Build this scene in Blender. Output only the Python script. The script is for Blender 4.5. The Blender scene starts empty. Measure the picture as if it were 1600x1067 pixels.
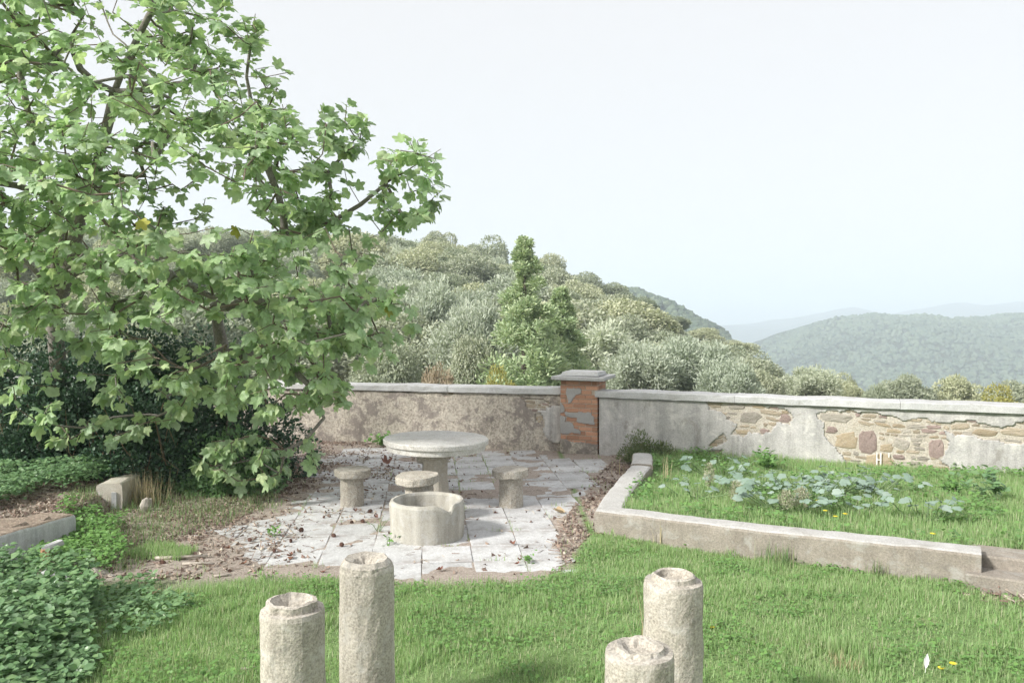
import bpy, math, numpy as np
from mathutils import Matrix, Vector
rng = np.random.default_rng(7)
sc = bpy.context.scene
C = sc.collection
R_ = math.radians

# ------------------------------------------------------------------ camera
F, YH, EYE = 1244.4, 505.0, 2.1                 # focal length in photo pixels, horizon row, eye height
PITCH = math.atan((533.5 - YH) / F)
cam = bpy.data.cameras.new('camera'); cam.lens = 28.0; cam.sensor_width = 36.0
cam.clip_start = 0.05; cam.clip_end = 20000
camo = bpy.data.objects.new('camera', cam); C.objects.link(camo)
camo.location = (0, 0, EYE); camo.rotation_euler = (math.pi/2 - PITCH, 0, 0)
sc.camera = camo

# ------------------------------------------------------------------ sky and sun
SUN_EL, SUN_AZ = R_(35), R_(238)                # azimuth clockwise from +Y: low on the left, a little behind
w = bpy.data.worlds.new('World'); sc.world = w; w.use_nodes = True
nt = w.node_tree; bg = nt.nodes['Background']
sky = nt.nodes.new('ShaderNodeTexSky'); sky.sky_type = 'NISHITA'; sky.sun_disc = False
sky.sun_elevation = SUN_EL; sky.sun_rotation = SUN_AZ
sky.air_density = 1.2; sky.dust_density = 3.5; sky.ozone_density = 1.0
mx = nt.nodes.new('ShaderNodeMix'); mx.data_type = 'RGBA'
mx.inputs[0].default_value = 0.92               # thin milky cloud veil over the whole sky
mx.inputs[7].default_value = (2.22, 2.12, 2.06, 1)
nt.links.new(sky.outputs[0], mx.inputs[6]); nt.links.new(mx.outputs[2], bg.inputs[0])
bg.inputs[1].default_value = 0.1
sl = bpy.data.lights.new('sun', 'SUN'); sl.energy = 1.8; sl.angle = R_(8.0); sl.color = (1.0, 0.97, 0.91)
so = bpy.data.objects.new('sun', sl); C.objects.link(so)
TOSUN = Vector((math.sin(SUN_AZ)*math.cos(SUN_EL), math.cos(SUN_AZ)*math.cos(SUN_EL), math.sin(SUN_EL)))
so.rotation_euler = TOSUN.to_track_quat('Z', 'Y').to_euler(); so.location = (-20, -8, 18)

vs = sc.view_settings
vs.view_transform = 'Standard'; vs.look = 'None'; vs.exposure = 2.06; vs.gamma = 1.0
sc.cycles.use_denoising = True
sc.cycles.max_bounces = 6; sc.cycles.diffuse_bounces = 3; sc.cycles.glossy_bounces = 2
sc.cycles.transmission_bounces = 4; sc.cycles.volume_bounces = 1; sc.cycles.transparent_max_bounces = 4
sc.cycles.use_adaptive_sampling = True; sc.cycles.adaptive_threshold = 0.02
sc.cycles.caustics_reflective = False; sc.cycles.caustics_refractive = False

SHADE = []
HAZE = .0007
# ------------------------------------------------------------------ measuring helpers (photo pixel -> place in the garden)
cp, sp = math.cos(PITCH), math.sin(PITCH)
def ray(px, py):
    u, v = (px - 800)/F, (533.5 - py)/F
    return np.array([u, cp + v*sp, -sp + v*cp])
def gp(px, py, z=0.0):
    r = ray(px, py); t = (z - EYE)/r[2]
    return np.array([r[0]*t, r[1]*t, z])
def dp(px, py, d):
    r = ray(px, py); t = d/r[1]
    return np.array([r[0]*t, d, EYE + r[2]*t])
def proj(P):
    P = np.atleast_2d(P); x, y, z = P[:, 0], P[:, 1], P[:, 2]-EYE
    f = y*cp - z*sp; up = y*sp + z*cp
    f = np.maximum(f, .01)
    return 800 + F*x/f, 533.5 - F*up/f, f

# ------------------------------------------------------------------ noise
def _h(ix, iy, s):
    n = (ix*374761393 + iy*668265263 + s*1442695041).astype(np.int64) & 0xffffffff
    n = ((n ^ (n >> 13))*1274126177) & 0xffffffff
    return ((n ^ (n >> 16)) & 0xffff)/65535.0
def vn(x, y, s=0):
    x = np.asarray(x, float); y = np.asarray(y, float)
    ix = np.floor(x).astype(np.int64); iy = np.floor(y).astype(np.int64)
    fx = x-ix; fy = y-iy; fx = fx*fx*(3-2*fx); fy = fy*fy*(3-2*fy)
    a = _h(ix, iy, s); b = _h(ix+1, iy, s); c = _h(ix, iy+1, s); d = _h(ix+1, iy+1, s)
    return (a*(1-fx)+b*fx)*(1-fy)+(c*(1-fx)+d*fx)*fy
def fbm(x, y, s=0, o=4):
    x = np.asarray(x, float); y = np.asarray(y, float)
    t = 0; a = .5; k = 1
    for i in range(o):
        t = t + a*vn(x*k, y*k, s+i*17); a *= .5; k *= 2.03
    return t/(1-.5**o)
def sstep(x): x = np.clip(x, 0, 1); return x*x*(3-2*x)
def inpoly(x, y, poly):
    poly = np.asarray(poly); r = np.zeros(np.shape(x), bool); j = len(poly)-1
    for i in range(len(poly)):
        xi, yi = poly[i]; xj, yj = poly[j]
        r ^= ((yi > y) != (yj > y)) & (x < (xj-xi)*(y-yi)/(yj-yi+1e-12)+xi); j = i
    return r

# ------------------------------------------------------------------ mesh helpers
def mesh(name, V, Fs, mats=None, smooth=False, attrs=None, midx=None):
    V = np.asarray(V, np.float32); Fs = Fs if isinstance(Fs, list) else [Fs]
    Fs = [np.asarray(f, np.int32) for f in Fs if len(f)]
    me = bpy.data.meshes.new(name)
    me.vertices.add(len(V)); me.vertices.foreach_set('co', V.ravel())
    loops = np.concatenate([f.ravel() for f in Fs]); tot = np.concatenate([np.full(len(f), f.shape[1], np.int32) for f in Fs])
    me.loops.add(len(loops)); me.loops.foreach_set('vertex_index', loops)
    me.polygons.add(len(tot)); st = np.concatenate([[0], np.cumsum(tot)[:-1]]).astype(np.int32)
    me.polygons.foreach_set('loop_start', st); me.polygons.foreach_set('loop_total', tot)
    if midx is not None: me.polygons.foreach_set('material_index', np.asarray(midx, np.int32))
    me.update(calc_edges=True)
    me.polygons.foreach_set('use_smooth', np.full(len(tot), smooth))
    for m in (mats if isinstance(mats, (list, tuple)) else [mats]):
        if m: me.materials.append(m)
    for k, v in (attrs or {}).items():
        a = me.attributes.new(k, 'FLOAT', 'POINT'); a.data.foreach_set('value', np.asarray(v, np.float32))
    return me
def obj(name, me, parent=None, loc=None, rot=None, scale=None):
    o = bpy.data.objects.new(name, me); C.objects.link(o)
    if parent: o.parent = parent
    if loc is not None: o.location = tuple(map(float, loc))
    if rot is not None: o.rotation_euler = rot
    if scale is not None: o.scale = scale
    return o
def tag(o, label=None, cat=None, group=None, kind=None):
    if label: o['label'] = label
    if cat: o['category'] = cat
    if group: o['group'] = group
    if kind: o['kind'] = kind
    return o
def thing(name, label, cat, loc=(0, 0, 0), rz=0, group=None):
    o = obj(name, None, loc=loc, rot=(0, 0, rz)); o.empty_display_size = .2
    return tag(o, label, cat, group)
class MB:
    def __init__(s): s.V = []; s.F = {}; s.n = 0
    def add(s, V, *Fs):
        V = np.asarray(V, float)
        for f in Fs:
            f = np.asarray(f, int)
            if len(f): s.F.setdefault(f.shape[1], []).append(f + s.n)
        s.V.append(V); s.n += len(V); return s
    def mesh(s, name, m, smooth=False):
        return mesh(name, np.concatenate(s.V), [np.concatenate(v) for v in s.F.values()], m, smooth)
def tube(P, r, n=6, cap=True):
    P = np.asarray(P, float); r = np.broadcast_to(np.asarray(r, float), (len(P),))
    T = np.gradient(P, axis=0); T /= np.linalg.norm(T, axis=1)[:, None]+1e-9
    ref = np.array([0, 0, 1.]) if abs(T[0, 2]) < .9 else np.array([1., 0, 0])
    V = []
    u = np.cross(T[0], ref); u /= np.linalg.norm(u)
    a = np.arange(n)*2*np.pi/n
    for i in range(len(P)):
        u = u - T[i]*np.dot(u, T[i]); u /= np.linalg.norm(u)+1e-9; v = np.cross(T[i], u)
        V.append(P[i]+r[i]*(np.cos(a)[:, None]*u+np.sin(a)[:, None]*v))
    V = np.concatenate(V); k = np.arange(n); F4 = []
    for i in range(len(P)-1):
        F4.append(np.stack([i*n+k, i*n+(k+1) % n, (i+1)*n+(k+1) % n, (i+1)*n+k], 1))
    F4 = np.concatenate(F4)
    if not cap: return V, F4, np.zeros((0, 3), int)
    V = np.vstack([V, P[0], P[-1]]); m = len(V)
    t = np.concatenate([np.stack([(k+1) % n, k, np.full(n, m-2)], 1), np.stack([(len(P)-1)*n+k, (len(P)-1)*n+(k+1) % n, np.full(n, m-1)], 1)])
    return V, F4, t
def lathe(prof, n=48, wob=0.0, seed=0, closed=True):
    """prof: (r,z) list from bottom centre outwards to top centre; wob roughens it"""
    V = []; a = np.arange(n)*2*np.pi/n
    for i, (r, z) in enumerate(prof):
        d = (fbm(np.cos(a)*3+9, np.sin(a)*3+z*9+9, seed, 4)-.5)*2*wob
        rr = np.maximum(r+d*min(1, r/.05), .0005); zz = z+(fbm(np.cos(a)*r*14+5, np.sin(a)*r*14+5, seed+3, 3)-.5)*wob*1.2*(1 if z > .02 else 0)
        V.append(np.stack([rr*np.cos(a), rr*np.sin(a), zz+0*a], 1))
    V = np.concatenate(V); k = np.arange(n)
    F4 = np.concatenate([np.stack([i*n+k, i*n+(k+1) % n, (i+1)*n+(k+1) % n, (i+1)*n+k], 1) for i in range(len(prof)-1)])
    return V, F4
def rings(prof, step=.03):
    out = []
    for (r0, z0), (r1, z1) in zip(prof[:-1], prof[1:]):
        n = max(1, int(math.hypot(r1-r0, z1-z0)/step))
        for i in range(n): out.append((r0+(r1-r0)*i/n, z0+(z1-z0)*i/n))
    return out+[prof[-1]]
def box(sx, sy, sz, bev=.006, jit=0.0, r=None):
    """bevelled box, base at z=0, 24 verts"""
    r = r or rng
    hx, hy = sx/2, sy/2; V = []; 
    for z, i in ((0, bev), (bev, 0), (sz-bev, 0), (sz, bev)):
        for x, y in ((-1, -1), (1, -1), (1, 1), (-1, 1)):
            V.append((x*(hx-i), y*(hy-i), z))
    V = np.array(V); 
    if jit: 
        j = r.normal(0, jit, (4, 3)); V += np.tile(j, (4, 1)); V += r.normal(0, jit*.25, V.shape)
    q = [(3, 2, 1, 0), (12, 13, 14, 15)]
    for L in range(3):
        for k in range(4): q.append((L*4+k, L*4+(k+1) % 4, L*4+4+(k+1) % 4, L*4+4+k))
    return V, np.array(q)
def frames(axis, nrm):
    y = axis/(np.linalg.norm(axis, axis=1)[:, None]+1e-9)
    x = np.cross(y, nrm); x /= np.linalg.norm(x, axis=1)[:, None]+1e-9
    return np.stack([x, y, np.cross(x, y)], 2)
def scatter(T, Fm, P, Rm, S):
    N, n = len(P), len(T)
    S = np.asarray(S, float); S = S[:, None, None] if S.ndim == 1 else S[:, None, :]
    V = np.einsum('nij,nkj->nki', Rm, T[None]*S)+P[:, None]
    Fs = [(np.asarray(f)[None]+(np.arange(N)*n)[:, None, None]).reshape(-1, np.asarray(f).shape[1]) for f in Fm]
    return V.reshape(-1, 3), Fs
def unit(n, r=None):
    v = (r or rng).normal(size=(n, 3)); return v/np.linalg.norm(v, axis=1)[:, None]

# ------------------------------------------------------------------ materials
class NT:
    def __init__(s, name):
        s.m = bpy.data.materials.new(name); s.m.use_nodes = True; s.t = s.m.node_tree
        s.p = s.t.nodes['Principled BSDF']; s.out = s.t.nodes['Material Output']
        s.tc = s.t.nodes.new('ShaderNodeTexCoord')
    def n(s, typ, **kw):
        o = s.t.nodes.new(typ)
        for k, v in kw.items():
            if hasattr(o, k): setattr(o, k, v)
            else: o.inputs[k].default_value = v
        return o
    def l(s, a, b): s.t.links.new(a, b)
    def noise(s, scale, detail=5, rough=.6, coord='Object', vec=None, dist=0):
        o = s.n('ShaderNodeTexNoise'); o.inputs['Scale'].default_value = scale; o.inputs['Detail'].default_value = detail
        o.inputs['Roughness'].default_value = rough; o.inputs['Distortion'].default_value = dist
        s.l(vec or s.tc.outputs[coord], o.inputs['Vector']); return o.outputs['Fac']
    def ramp(s, fac, stops, interp='LINEAR'):
        o = s.n('ShaderNodeValToRGB'); cr = o.color_ramp; cr.interpolation = interp
        while len(cr.elements) < len(stops): cr.elements.new(.5)
        for e, (p, c) in zip(cr.elements, stops):
            e.position = p; e.color = (c[0], c[1], c[2], 1) if not np.isscalar(c) else (c, c, c, 1)
        s.l(fac, o.inputs[0]); return o.outputs[0]
    def mix(s, fac, a, b, mode='MIX'):
        o = s.n('ShaderNodeMix'); o.data_type = 'RGBA'; o.blend_type = mode
        for sock, v in ((o.inputs[0], fac), (o.inputs[6], a), (o.inputs[7], b)):
            if isinstance(v, (int, float)): sock.default_value = v
            elif isinstance(v, tuple): sock.default_value = (*v, 1)
            else: s.l(v, sock)
        return o.outputs[2]
    def math(s, op, a, b=0.0):
        o = s.n('ShaderNodeMath'); o.operation = op
        for sock, v in ((o.inputs[0], a), (o.inputs[1], b)):
            if isinstance(v, (int, float)): sock.default_value = v
            else: s.l(v, sock)
        return o.outputs[0]
    def bump(s, h, strength=.4, dist=.01):
        o = s.n('ShaderNodeBump'); o.inputs['Strength'].default_value = strength; o.inputs['Distance'].default_value = dist
        s.l(h, o.inputs['Height']); s.l(o.outputs[0], s.p.inputs['Normal'])
    def done(s, col, rough=.85, spec=.25):
        if isinstance(col, tuple): s.p.inputs['Base Color'].default_value = (*col, 1)
        else: s.l(col, s.p.inputs['Base Color'])
        s.p.inputs['Roughness'].default_value = rough; s.p.inputs['Specular IOR Level'].default_value = spec
        return s.m

def stone_mat(name, a, b, c=None, scale=6, speck=90, speckamt=.35, bump=.5, bdist=.008, lichen=None, lic_scale=3, lic_at=.6, vary=.25, streak=0.0):
    """weathered stone: two base tones in patches, speckle of aggregate, optional lichen/stain colour, per-object tint"""
    s = NT(name)
    big = s.noise(scale, 6, .65); fine = s.noise(speck, 3, .7)
    col = s.ramp(big, [(.3, a), (.5, tuple((x+y)/2 for x, y in zip(a, b))), (.7, b)])
    sp_ = s.ramp(fine, [(.3, 1-speckamt), (.5, 1.0), (.72, 1+speckamt)])
    col = s.mix(1.0, col, sp_, 'MULTIPLY')
    if c: col = s.mix(s.ramp(s.noise(scale*2.7, 6, .7, dist=.6), [(.52, 0.), (.66, .8)]), col, c)
    if lichen: col = s.mix(s.ramp(s.noise(lic_scale, 8, .75, dist=.4), [(lic_at, 0.), (lic_at+.07, .85)]), col, lichen)
    if streak:
        mp = s.n('ShaderNodeMapping'); mp.inputs['Scale'].default_value = (9, 9, .7); s.l(s.tc.outputs['Object'], mp.inputs[0])
        st = s.ramp(s.noise(1.0, 5, .6, vec=mp.outputs[0]), [(.4, 1.0), (.7, 1-streak)])
        col = s.mix(1.0, col, st, 'MULTIPLY')
    if vary:
        oi = s.n('ShaderNodeObjectInfo')
        col = s.mix(1.0, col, s.ramp(oi.outputs['Random'], [(0, 1-vary), (1, 1+vary*.5)]), 'MULTIPLY')
    h = s.math('ADD', s.math('MULTIPLY', big, .8), s.math('MULTIPLY', fine, .5))
    s.bump(h, bump, bdist)
    return s.done(col, .92, .15)

def leaf_mat(name, cols, trans=.32, rough=.5, spec=.35, objvary=0.0, patch=0.0, bump=0.0, straw=None):
    """leaf: colour picked per leaf (per mesh island), light shining through"""
    s = NT(name)
    g = s.n('ShaderNodeNewGeometry'); 
    n = len(cols); f = g.outputs['Random Per Island']
    if objvary == 'obj': f = s.n('ShaderNodeObjectInfo').outputs['Random']
    col = s.ramp(f, [((i+.0)/(max(n-1, 1)), c) for i, c in enumerate(cols)])
    if isinstance(objvary, float) and objvary > 0:
        oi = s.n('ShaderNodeObjectInfo')
        col = s.mix(1.0, col, s.ramp(oi.outputs['Random'], [(0, (1-objvary, 1-objvary*.8, 1-objvary)), (.5, (1, 1, 1)), (1, (1+objvary, 1+objvary*.8, 1+objvary*.3))]), 'MULTIPLY')
    if patch: col = s.mix(1.0, col, s.ramp(s.noise(patch, 3), [(.3, .75), (.7, 1.2)]), 'MULTIPLY')
    if straw: col = s.mix(s.ramp(s.noise(straw[0], 5, .65), [(straw[1], 0.), (straw[1]+.16, straw[2])]), col, straw[3])
    s.done(col, rough, spec)
    if bump: s.bump(s.noise(40, 3), bump, .004)
    tr = s.n('ShaderNodeBsdfTranslucent'); s.l(s.mix(1.0, col, (1.08, 1.14, .85), 'MULTIPLY'), tr.inputs[0])
    ms = s.n('ShaderNodeMixShader'); ms.inputs[0].default_value = trans
    s.l(s.p.outputs[0], ms.inputs[1]); s.l(tr.outputs[0], ms.inputs[2]); s.l(ms.outputs[0], s.out.inputs['Surface'])
    return s.m

M = {}
M['concrete'] = stone_mat('weathered_concrete', (.50, .47, .41), (.40, .36, .30), (.55, .54, .51), 5, 120, .28, .5, .006, vary=.12)
M['column'] = stone_mat('rough_column_concrete', (0.520, 0.484, 0.427), (0.372, 0.341, 0.290), (0.567, 0.546, 0.505), 3.2, 85, .42, .9, .008, lichen=(0.305, 0.284, 0.249), lic_scale=3.2, lic_at=.57, vary=.08, streak=.35)
M['stool'] = stone_mat('mossy_aggregate', (0.446, 0.414, 0.361), (0.312, 0.285, 0.243), (0.503, 0.492, 0.461), 9, 75, .45, .9, .008, lichen=(0.368, 0.358, 0.304), lic_scale=5, vary=.12)
M['table'] = stone_mat('table_stone', (0.570, 0.560, 0.537), (0.456, 0.442, 0.413), (0.608, 0.608, 0.598), 7, 80, .35, .8, .006, lichen=(0.361, 0.342, 0.304), lic_scale=7, lic_at=.58, vary=.05)
M['basin'] = stone_mat('pale_basin_concrete', (.48, .465, .42), (.40, .38, .33), (.52, .515, .50), 4, 110, .2, .5, .006, lichen=(.33, .31, .265), lic_scale=3, lic_at=.6, vary=0, streak=.3)
M['slab'] = stone_mat('patio_slab', (0.531, 0.535, 0.538), (0.443, 0.443, 0.443), (0.354, 0.347, 0.344), 2.2, 60, .22, .5, .006, lichen=(0.350, 0.333, 0.323), lic_scale=1.6, lic_at=.5, vary=.10)
M['plaster'] = stone_mat('grey_lime_plaster', (0.544, 0.529, 0.512), (0.397, 0.389, 0.383), (0.642, 0.626, 0.593), 1.7, 55, .2, .7, .02, lichen=(0.340, 0.324, 0.301), lic_scale=2.6, lic_at=.57, vary=0, streak=.3)
M['plaster_old'] = stone_mat('stained_plaster', (0.497, 0.454, 0.389), (0.367, 0.329, 0.286), (0.583, 0.540, 0.470), 2.6, 30, .5, .9, .02, lichen=(0.227, 0.200, 0.184), lic_scale=3.0, lic_at=.49, vary=0, streak=.2)
M['pierplaster'] = stone_mat('grey_cement_patch', (.36, .355, .35), (.30, .29, .28), None, 5, 60, .18, .5, .008, vary=0)
M['cap'] = stone_mat('wall_cap', (0.473, 0.479, 0.483), (0.394, 0.394, 0.385), (0.523, 0.532, 0.543), 3, 70, .2, .5, .006, lichen=(0.325, 0.321, 0.306), lic_scale=4, lic_at=.6, vary=.10)
M['mortar'] = stone_mat('lime_mortar', (.52, .48, .42), (.42, .375, .31), (.57, .55, .51), 6, 60, .3, 1.0, .025, vary=0)
M['brickmortar'] = stone_mat('brick_mortar', (.50, .45, .38), (.42, .36, .29), None, 12, 90, .2, .7, .006, vary=0)
M['brick'] = stone_mat('orange_brick', (0.511, 0.284, 0.185), (0.402, 0.205, 0.133), (0.495, 0.382, 0.310), 9, 80, .3, .6, .006, lichen=(0.466, 0.403, 0.352), lic_scale=14, lic_at=.6, vary=.28)
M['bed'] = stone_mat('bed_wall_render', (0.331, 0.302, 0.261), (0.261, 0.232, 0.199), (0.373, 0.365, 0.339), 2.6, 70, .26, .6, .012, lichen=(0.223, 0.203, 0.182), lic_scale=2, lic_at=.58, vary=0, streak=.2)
M['bedtop'] = stone_mat('worn_skylit_bed_wall_top', (.45, .445, .43), (.37, .36, .345), (.50, .50, .49), 3, 70, .25, .6, .008, lichen=(.31, .30, .275), lic_scale=3, lic_at=.56, vary=0)  # same render, worn whitish on top, with sky light put into the paler colour
M['white'] = stone_mat('whitewash', (.60, .61, .62), (.50, .50, .50), None, 5, 60, .15, .5, .008, lichen=(.36, .34, .30), lic_scale=4, lic_at=.6, vary=0, streak=.25)
M['terracotta'] = stone_mat('terracotta', (.42, .22, .13), (.34, .17, .10), (.5, .42, .35), 14, 60, .2, .5, .006, vary=0)
M['earthtop'] = stone_mat('crumbled_wall_core', (0.343, 0.272, 0.222), (0.229, 0.183, 0.148), (0.440, 0.389, 0.318), 8, 50, .4, 1.0, .02, vary=0)
M['st_tan'] = stone_mat('tan_schist', (.44, .375, .29), (.35, .29, .22), (.50, .46, .40), 6, 60, .3, .9, .012, vary=.25)
M['st_grey'] = stone_mat('grey_schist', (.42, .385, .34), (.32, .29, .25), (.48, .46, .42), 6, 60, .3, .9, .012, vary=.25)
M['st_ochre'] = stone_mat('ochre_stone', (0.403, 0.332, 0.235), (0.336, 0.269, 0.190), (0.443, 0.398, 0.330), 6, 60, .3, .8, .012, vary=.2)
M['st_purple'] = stone_mat('purple_stone', (0.345, 0.270, 0.247), (0.276, 0.213, 0.196), (0.437, 0.356, 0.322), 6, 60, .3, .8, .012, vary=.2)
M['rubble'] = stone_mat('loose_stone', (.48, .45, .41), (.38, .34, .30), None, 8, 60, .25, .8, .01, vary=.2)
def flat_mat(name, col, rough=.8, var=.25, scale=20):
    s = NT(name); c = s.mix(1.0, col, s.ramp(s.noise(scale, 4), [(.3, 1-var), (.7, 1+var)]), 'MULTIPLY'); return s.done(c, rough, .2)
M['bark'] = stone_mat('fig_bark', (.27, .25, .225), (.17, .155, .14), (.36, .34, .32), 12, 60, .3, .8, .01, vary=0)
M['trunk'] = flat_mat('tree_bark', (.10, .085, .07))
M['twig'] = flat_mat('twig', (.17, .135, .11))
M['drystem'] = leaf_mat('dry_stem', [(.24, .17, .11), (.34, .26, .17), (.16, .11, .08)], .1, .8, .1)
M['paintmark'] = flat_mat('white_paint', (.75, .73, .70))
M['fig'] = leaf_mat('fig_leaf', [(0.313, 0.448, 0.240), (0.391, 0.547, 0.287), (0.347, 0.492, 0.299), (0.479, 0.624, 0.346), (0.376, 0.503, 0.327), (0.433, 0.578, 0.300), (0.549, 0.658, 0.367), (0.329, 0.451, 0.281), (0.466, 0.575, 0.393)], .45, .45, .4, patch=3)
M['figobj'] = leaf_mat('fig_leaf_single', [(0.313, 0.448, 0.240), (0.391, 0.547, 0.287), (0.347, 0.492, 0.299), (0.479, 0.624, 0.346), (0.376, 0.503, 0.327), (0.433, 0.578, 0.300), (0.549, 0.658, 0.367), (0.329, 0.451, 0.281), (0.466, 0.575, 0.393)], .45, .45, .4, objvary='obj', patch=5)
M['figyellow'] = leaf_mat('fig_leaf_yellow', [(.42, .40, .07), (.36, .36, .08)], .3, .5, .3)
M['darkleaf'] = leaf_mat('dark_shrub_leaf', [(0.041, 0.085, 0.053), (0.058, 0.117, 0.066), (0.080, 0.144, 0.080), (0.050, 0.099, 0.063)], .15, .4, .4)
M['oak'] = leaf_mat('oak_leaf', [(0.307, 0.343, 0.251), (0.384, 0.420, 0.317), (0.484, 0.505, 0.402), (0.346, 0.377, 0.294)], .3, .7, .15, objvary=.22)
M['olive'] = leaf_mat('olive_leaf', [(0.445, 0.491, 0.400), (0.523, 0.563, 0.478), (0.378, 0.424, 0.343), (0.578, 0.608, 0.533)], .3, .65, .15, objvary=.12)
M['conifer'] = leaf_mat('conifer_leaf', [(0.336, 0.433, 0.264), (0.440, 0.545, 0.331), (0.558, 0.624, 0.415), (0.382, 0.485, 0.310)], .25, .65, .15)
M['yellowshrub'] = leaf_mat('yellow_shrub_leaf', [(.36, .34, .11), (.30, .31, .10), (.42, .37, .14)], .25, .6, .2)
M['dryshrub'] = leaf_mat('dry_shrub_leaf', [(.36, .29, .21), (.44, .37, .28), (.30, .26, .18)], .2, .7, .1)
M['grass'] = leaf_mat('lawn_grass', [(0.248, 0.408, 0.158), (0.304, 0.464, 0.197), (0.282, 0.431, 0.191), (0.359, 0.488, 0.243), (0.293, 0.442, 0.187), (0.414, 0.478, 0.276), (0.270, 0.420, 0.180), (0.514, 0.503, 0.365), (0.326, 0.465, 0.219)], .45, .5, .25, straw=(1.5, .58, .45, (0.447, 0.469, 0.298)))
M['tallgrass'] = leaf_mat('rough_grass', [(.16, .27, .11), (.22, .31, .14), (.18, .28, .12), (.36, .34, .23), (.15, .25, .105), (.19, .29, .13)], .35, .6, .2)
M['strawgrass'] = leaf_mat('straw_grass', [(.42, .35, .22), (.50, .44, .30), (.33, .27, .17)], .25, .7, .1)
M['cover'] = leaf_mat('ground_cover_leaf', [(0.132, 0.248, 0.110), (0.182, 0.308, 0.138), (0.154, 0.275, 0.138), (0.220, 0.352, 0.154), (0.187, 0.286, 0.165)], .3, .38, .45)
M['weed'] = leaf_mat('weed_leaf', [(0.130, 0.259, 0.076), (0.182, 0.331, 0.095), (0.153, 0.288, 0.099)], .3, .45, .3)
M['squash'] = leaf_mat('squash_leaf', [(.22, .31, .245), (.27, .36, .30), (.18, .26, .20), (.33, .41, .355)], .2, .5, .3, objvary='obj')
M['squashstem'] = leaf_mat('squash_stem', [(.15, .24, .10), (.20, .28, .14)], .2)
M['rosemary'] = leaf_mat('small_shrub_leaf', [(0.119, 0.168, 0.077), (0.168, 0.217, 0.105), (0.224, 0.238, 0.126)], .2, .6, .2)
M['seed'] = leaf_mat('seed_spike', [(.36, .36, .26), (.42, .41, .31), (.30, .32, .21)], .2, .8, .1)
M['petal'] = leaf_mat('yellow_petal', [(.75, .60, .03), (.8, .66, .06)], .2)
M['cone'] = flat_mat('pine_cone', (.10, .055, .042), .8, .4, 60)
M['litter'] = leaf_mat('leaf_litter', [(0.182, 0.120, 0.103), (0.426, 0.355, 0.293), (0.115, 0.080, 0.070), (0.553, 0.490, 0.411), (0.229, 0.158, 0.131), (0.162, 0.118, 0.105), (0.347, 0.258, 0.205)], .1, .8, .15)
M['deadleaf'] = leaf_mat('dead_leaf', [(.20, .095, .075), (.28, .15, .10), (.15, .075, .06)], .15, .6, .2, objvary='obj')
M['tanleaf'] = leaf_mat('tan_dead_leaf', [(.50, .40, .27), (.44, .33, .2)], .15, .6, .2)
M['stick'] = flat_mat('bleached_stick', (.40, .36, .31), .8, .3, 30)
M['feather'] = flat_mat('feather', (.62, .62, .62), .6, .1)
M['canopy'] = leaf_mat('far_canopy', [(0.068, 0.101, 0.068), (0.097, 0.130, 0.084), (0.126, 0.159, 0.100), (0.079, 0.112, 0.073)], .0, .8, .1, patch=.012)
# ================================================================== SETTING
LW0, LW1 = np.array([-10.0, 15.78]), np.array([.80, 13.05])      # front foot line of the left boundary wall
RW0, RW1 = np.array([1.40, 12.66]), np.array([9.5, 9.02])         # and of the right one
def ywall(x):
    x = np.asarray(x, float)
    l = LW1[1]+(x-LW1[0])*(LW0[1]-LW1[1])/(LW0[0]-LW1[0]); r = RW0[1]+(x-RW0[0])*(RW1[1]-RW0[1])/(RW1[0]-RW0[0])
    t = np.clip((x-LW1[0])/(RW0[0]-LW1[0]), 0, 1)
    return l*(1-t)+r*t
BC0 = gp(927, 840)[:2]; BC1 = gp(1533, 924)[:2]                   # outer foot of the raised bed's front wall
BA1 = np.array([1.62, 11.15])
def armx(y): return np.interp(y, [BC0[1], 8.6, 9.3, BA1[1], 13], [BC0[0]+.13, 1.10, 1.30, BA1[0]+.16, 1.95])
def frontline(x): return BC0[1]+(x-BC0[0])*(BC1[1]-BC0[1])/(BC1[0]-BC0[0])+.15
def in_bed(x, y): return (x > armx(y)) & (y > frontline(np.minimum(x, BC1[0])) + np.maximum(0, x-BC1[0])*-.53)
def terrain(x, y):
    """land beyond the garden wall: falls to a valley, a wooded hill on the left"""
    x = np.asarray(x, float); y = np.asarray(y, float)
    base = np.interp(y, [-500, 12, 15, 22, 50, 100, 300, 700, 1500, 6000], [-.6, -.6, -1.2, -2.6, -6.5, -13, -40, -68, -75, -75])
    zh = np.interp(x, [-120, -60, -23, 4, 20, 38, 52, 70], [13, 11.5, 9.5, 4.5, .5, -6, -13, -40])
    s = sstep((y-6)/100)**1.7; s2 = 1-sstep((y-150)/90)
    z = np.maximum(base, base+(zh-base)*s*s2)
    return z+(fbm(x*.06, y*.06, 5, 3)-.5)*2.2*sstep((y-18)/20)
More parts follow.
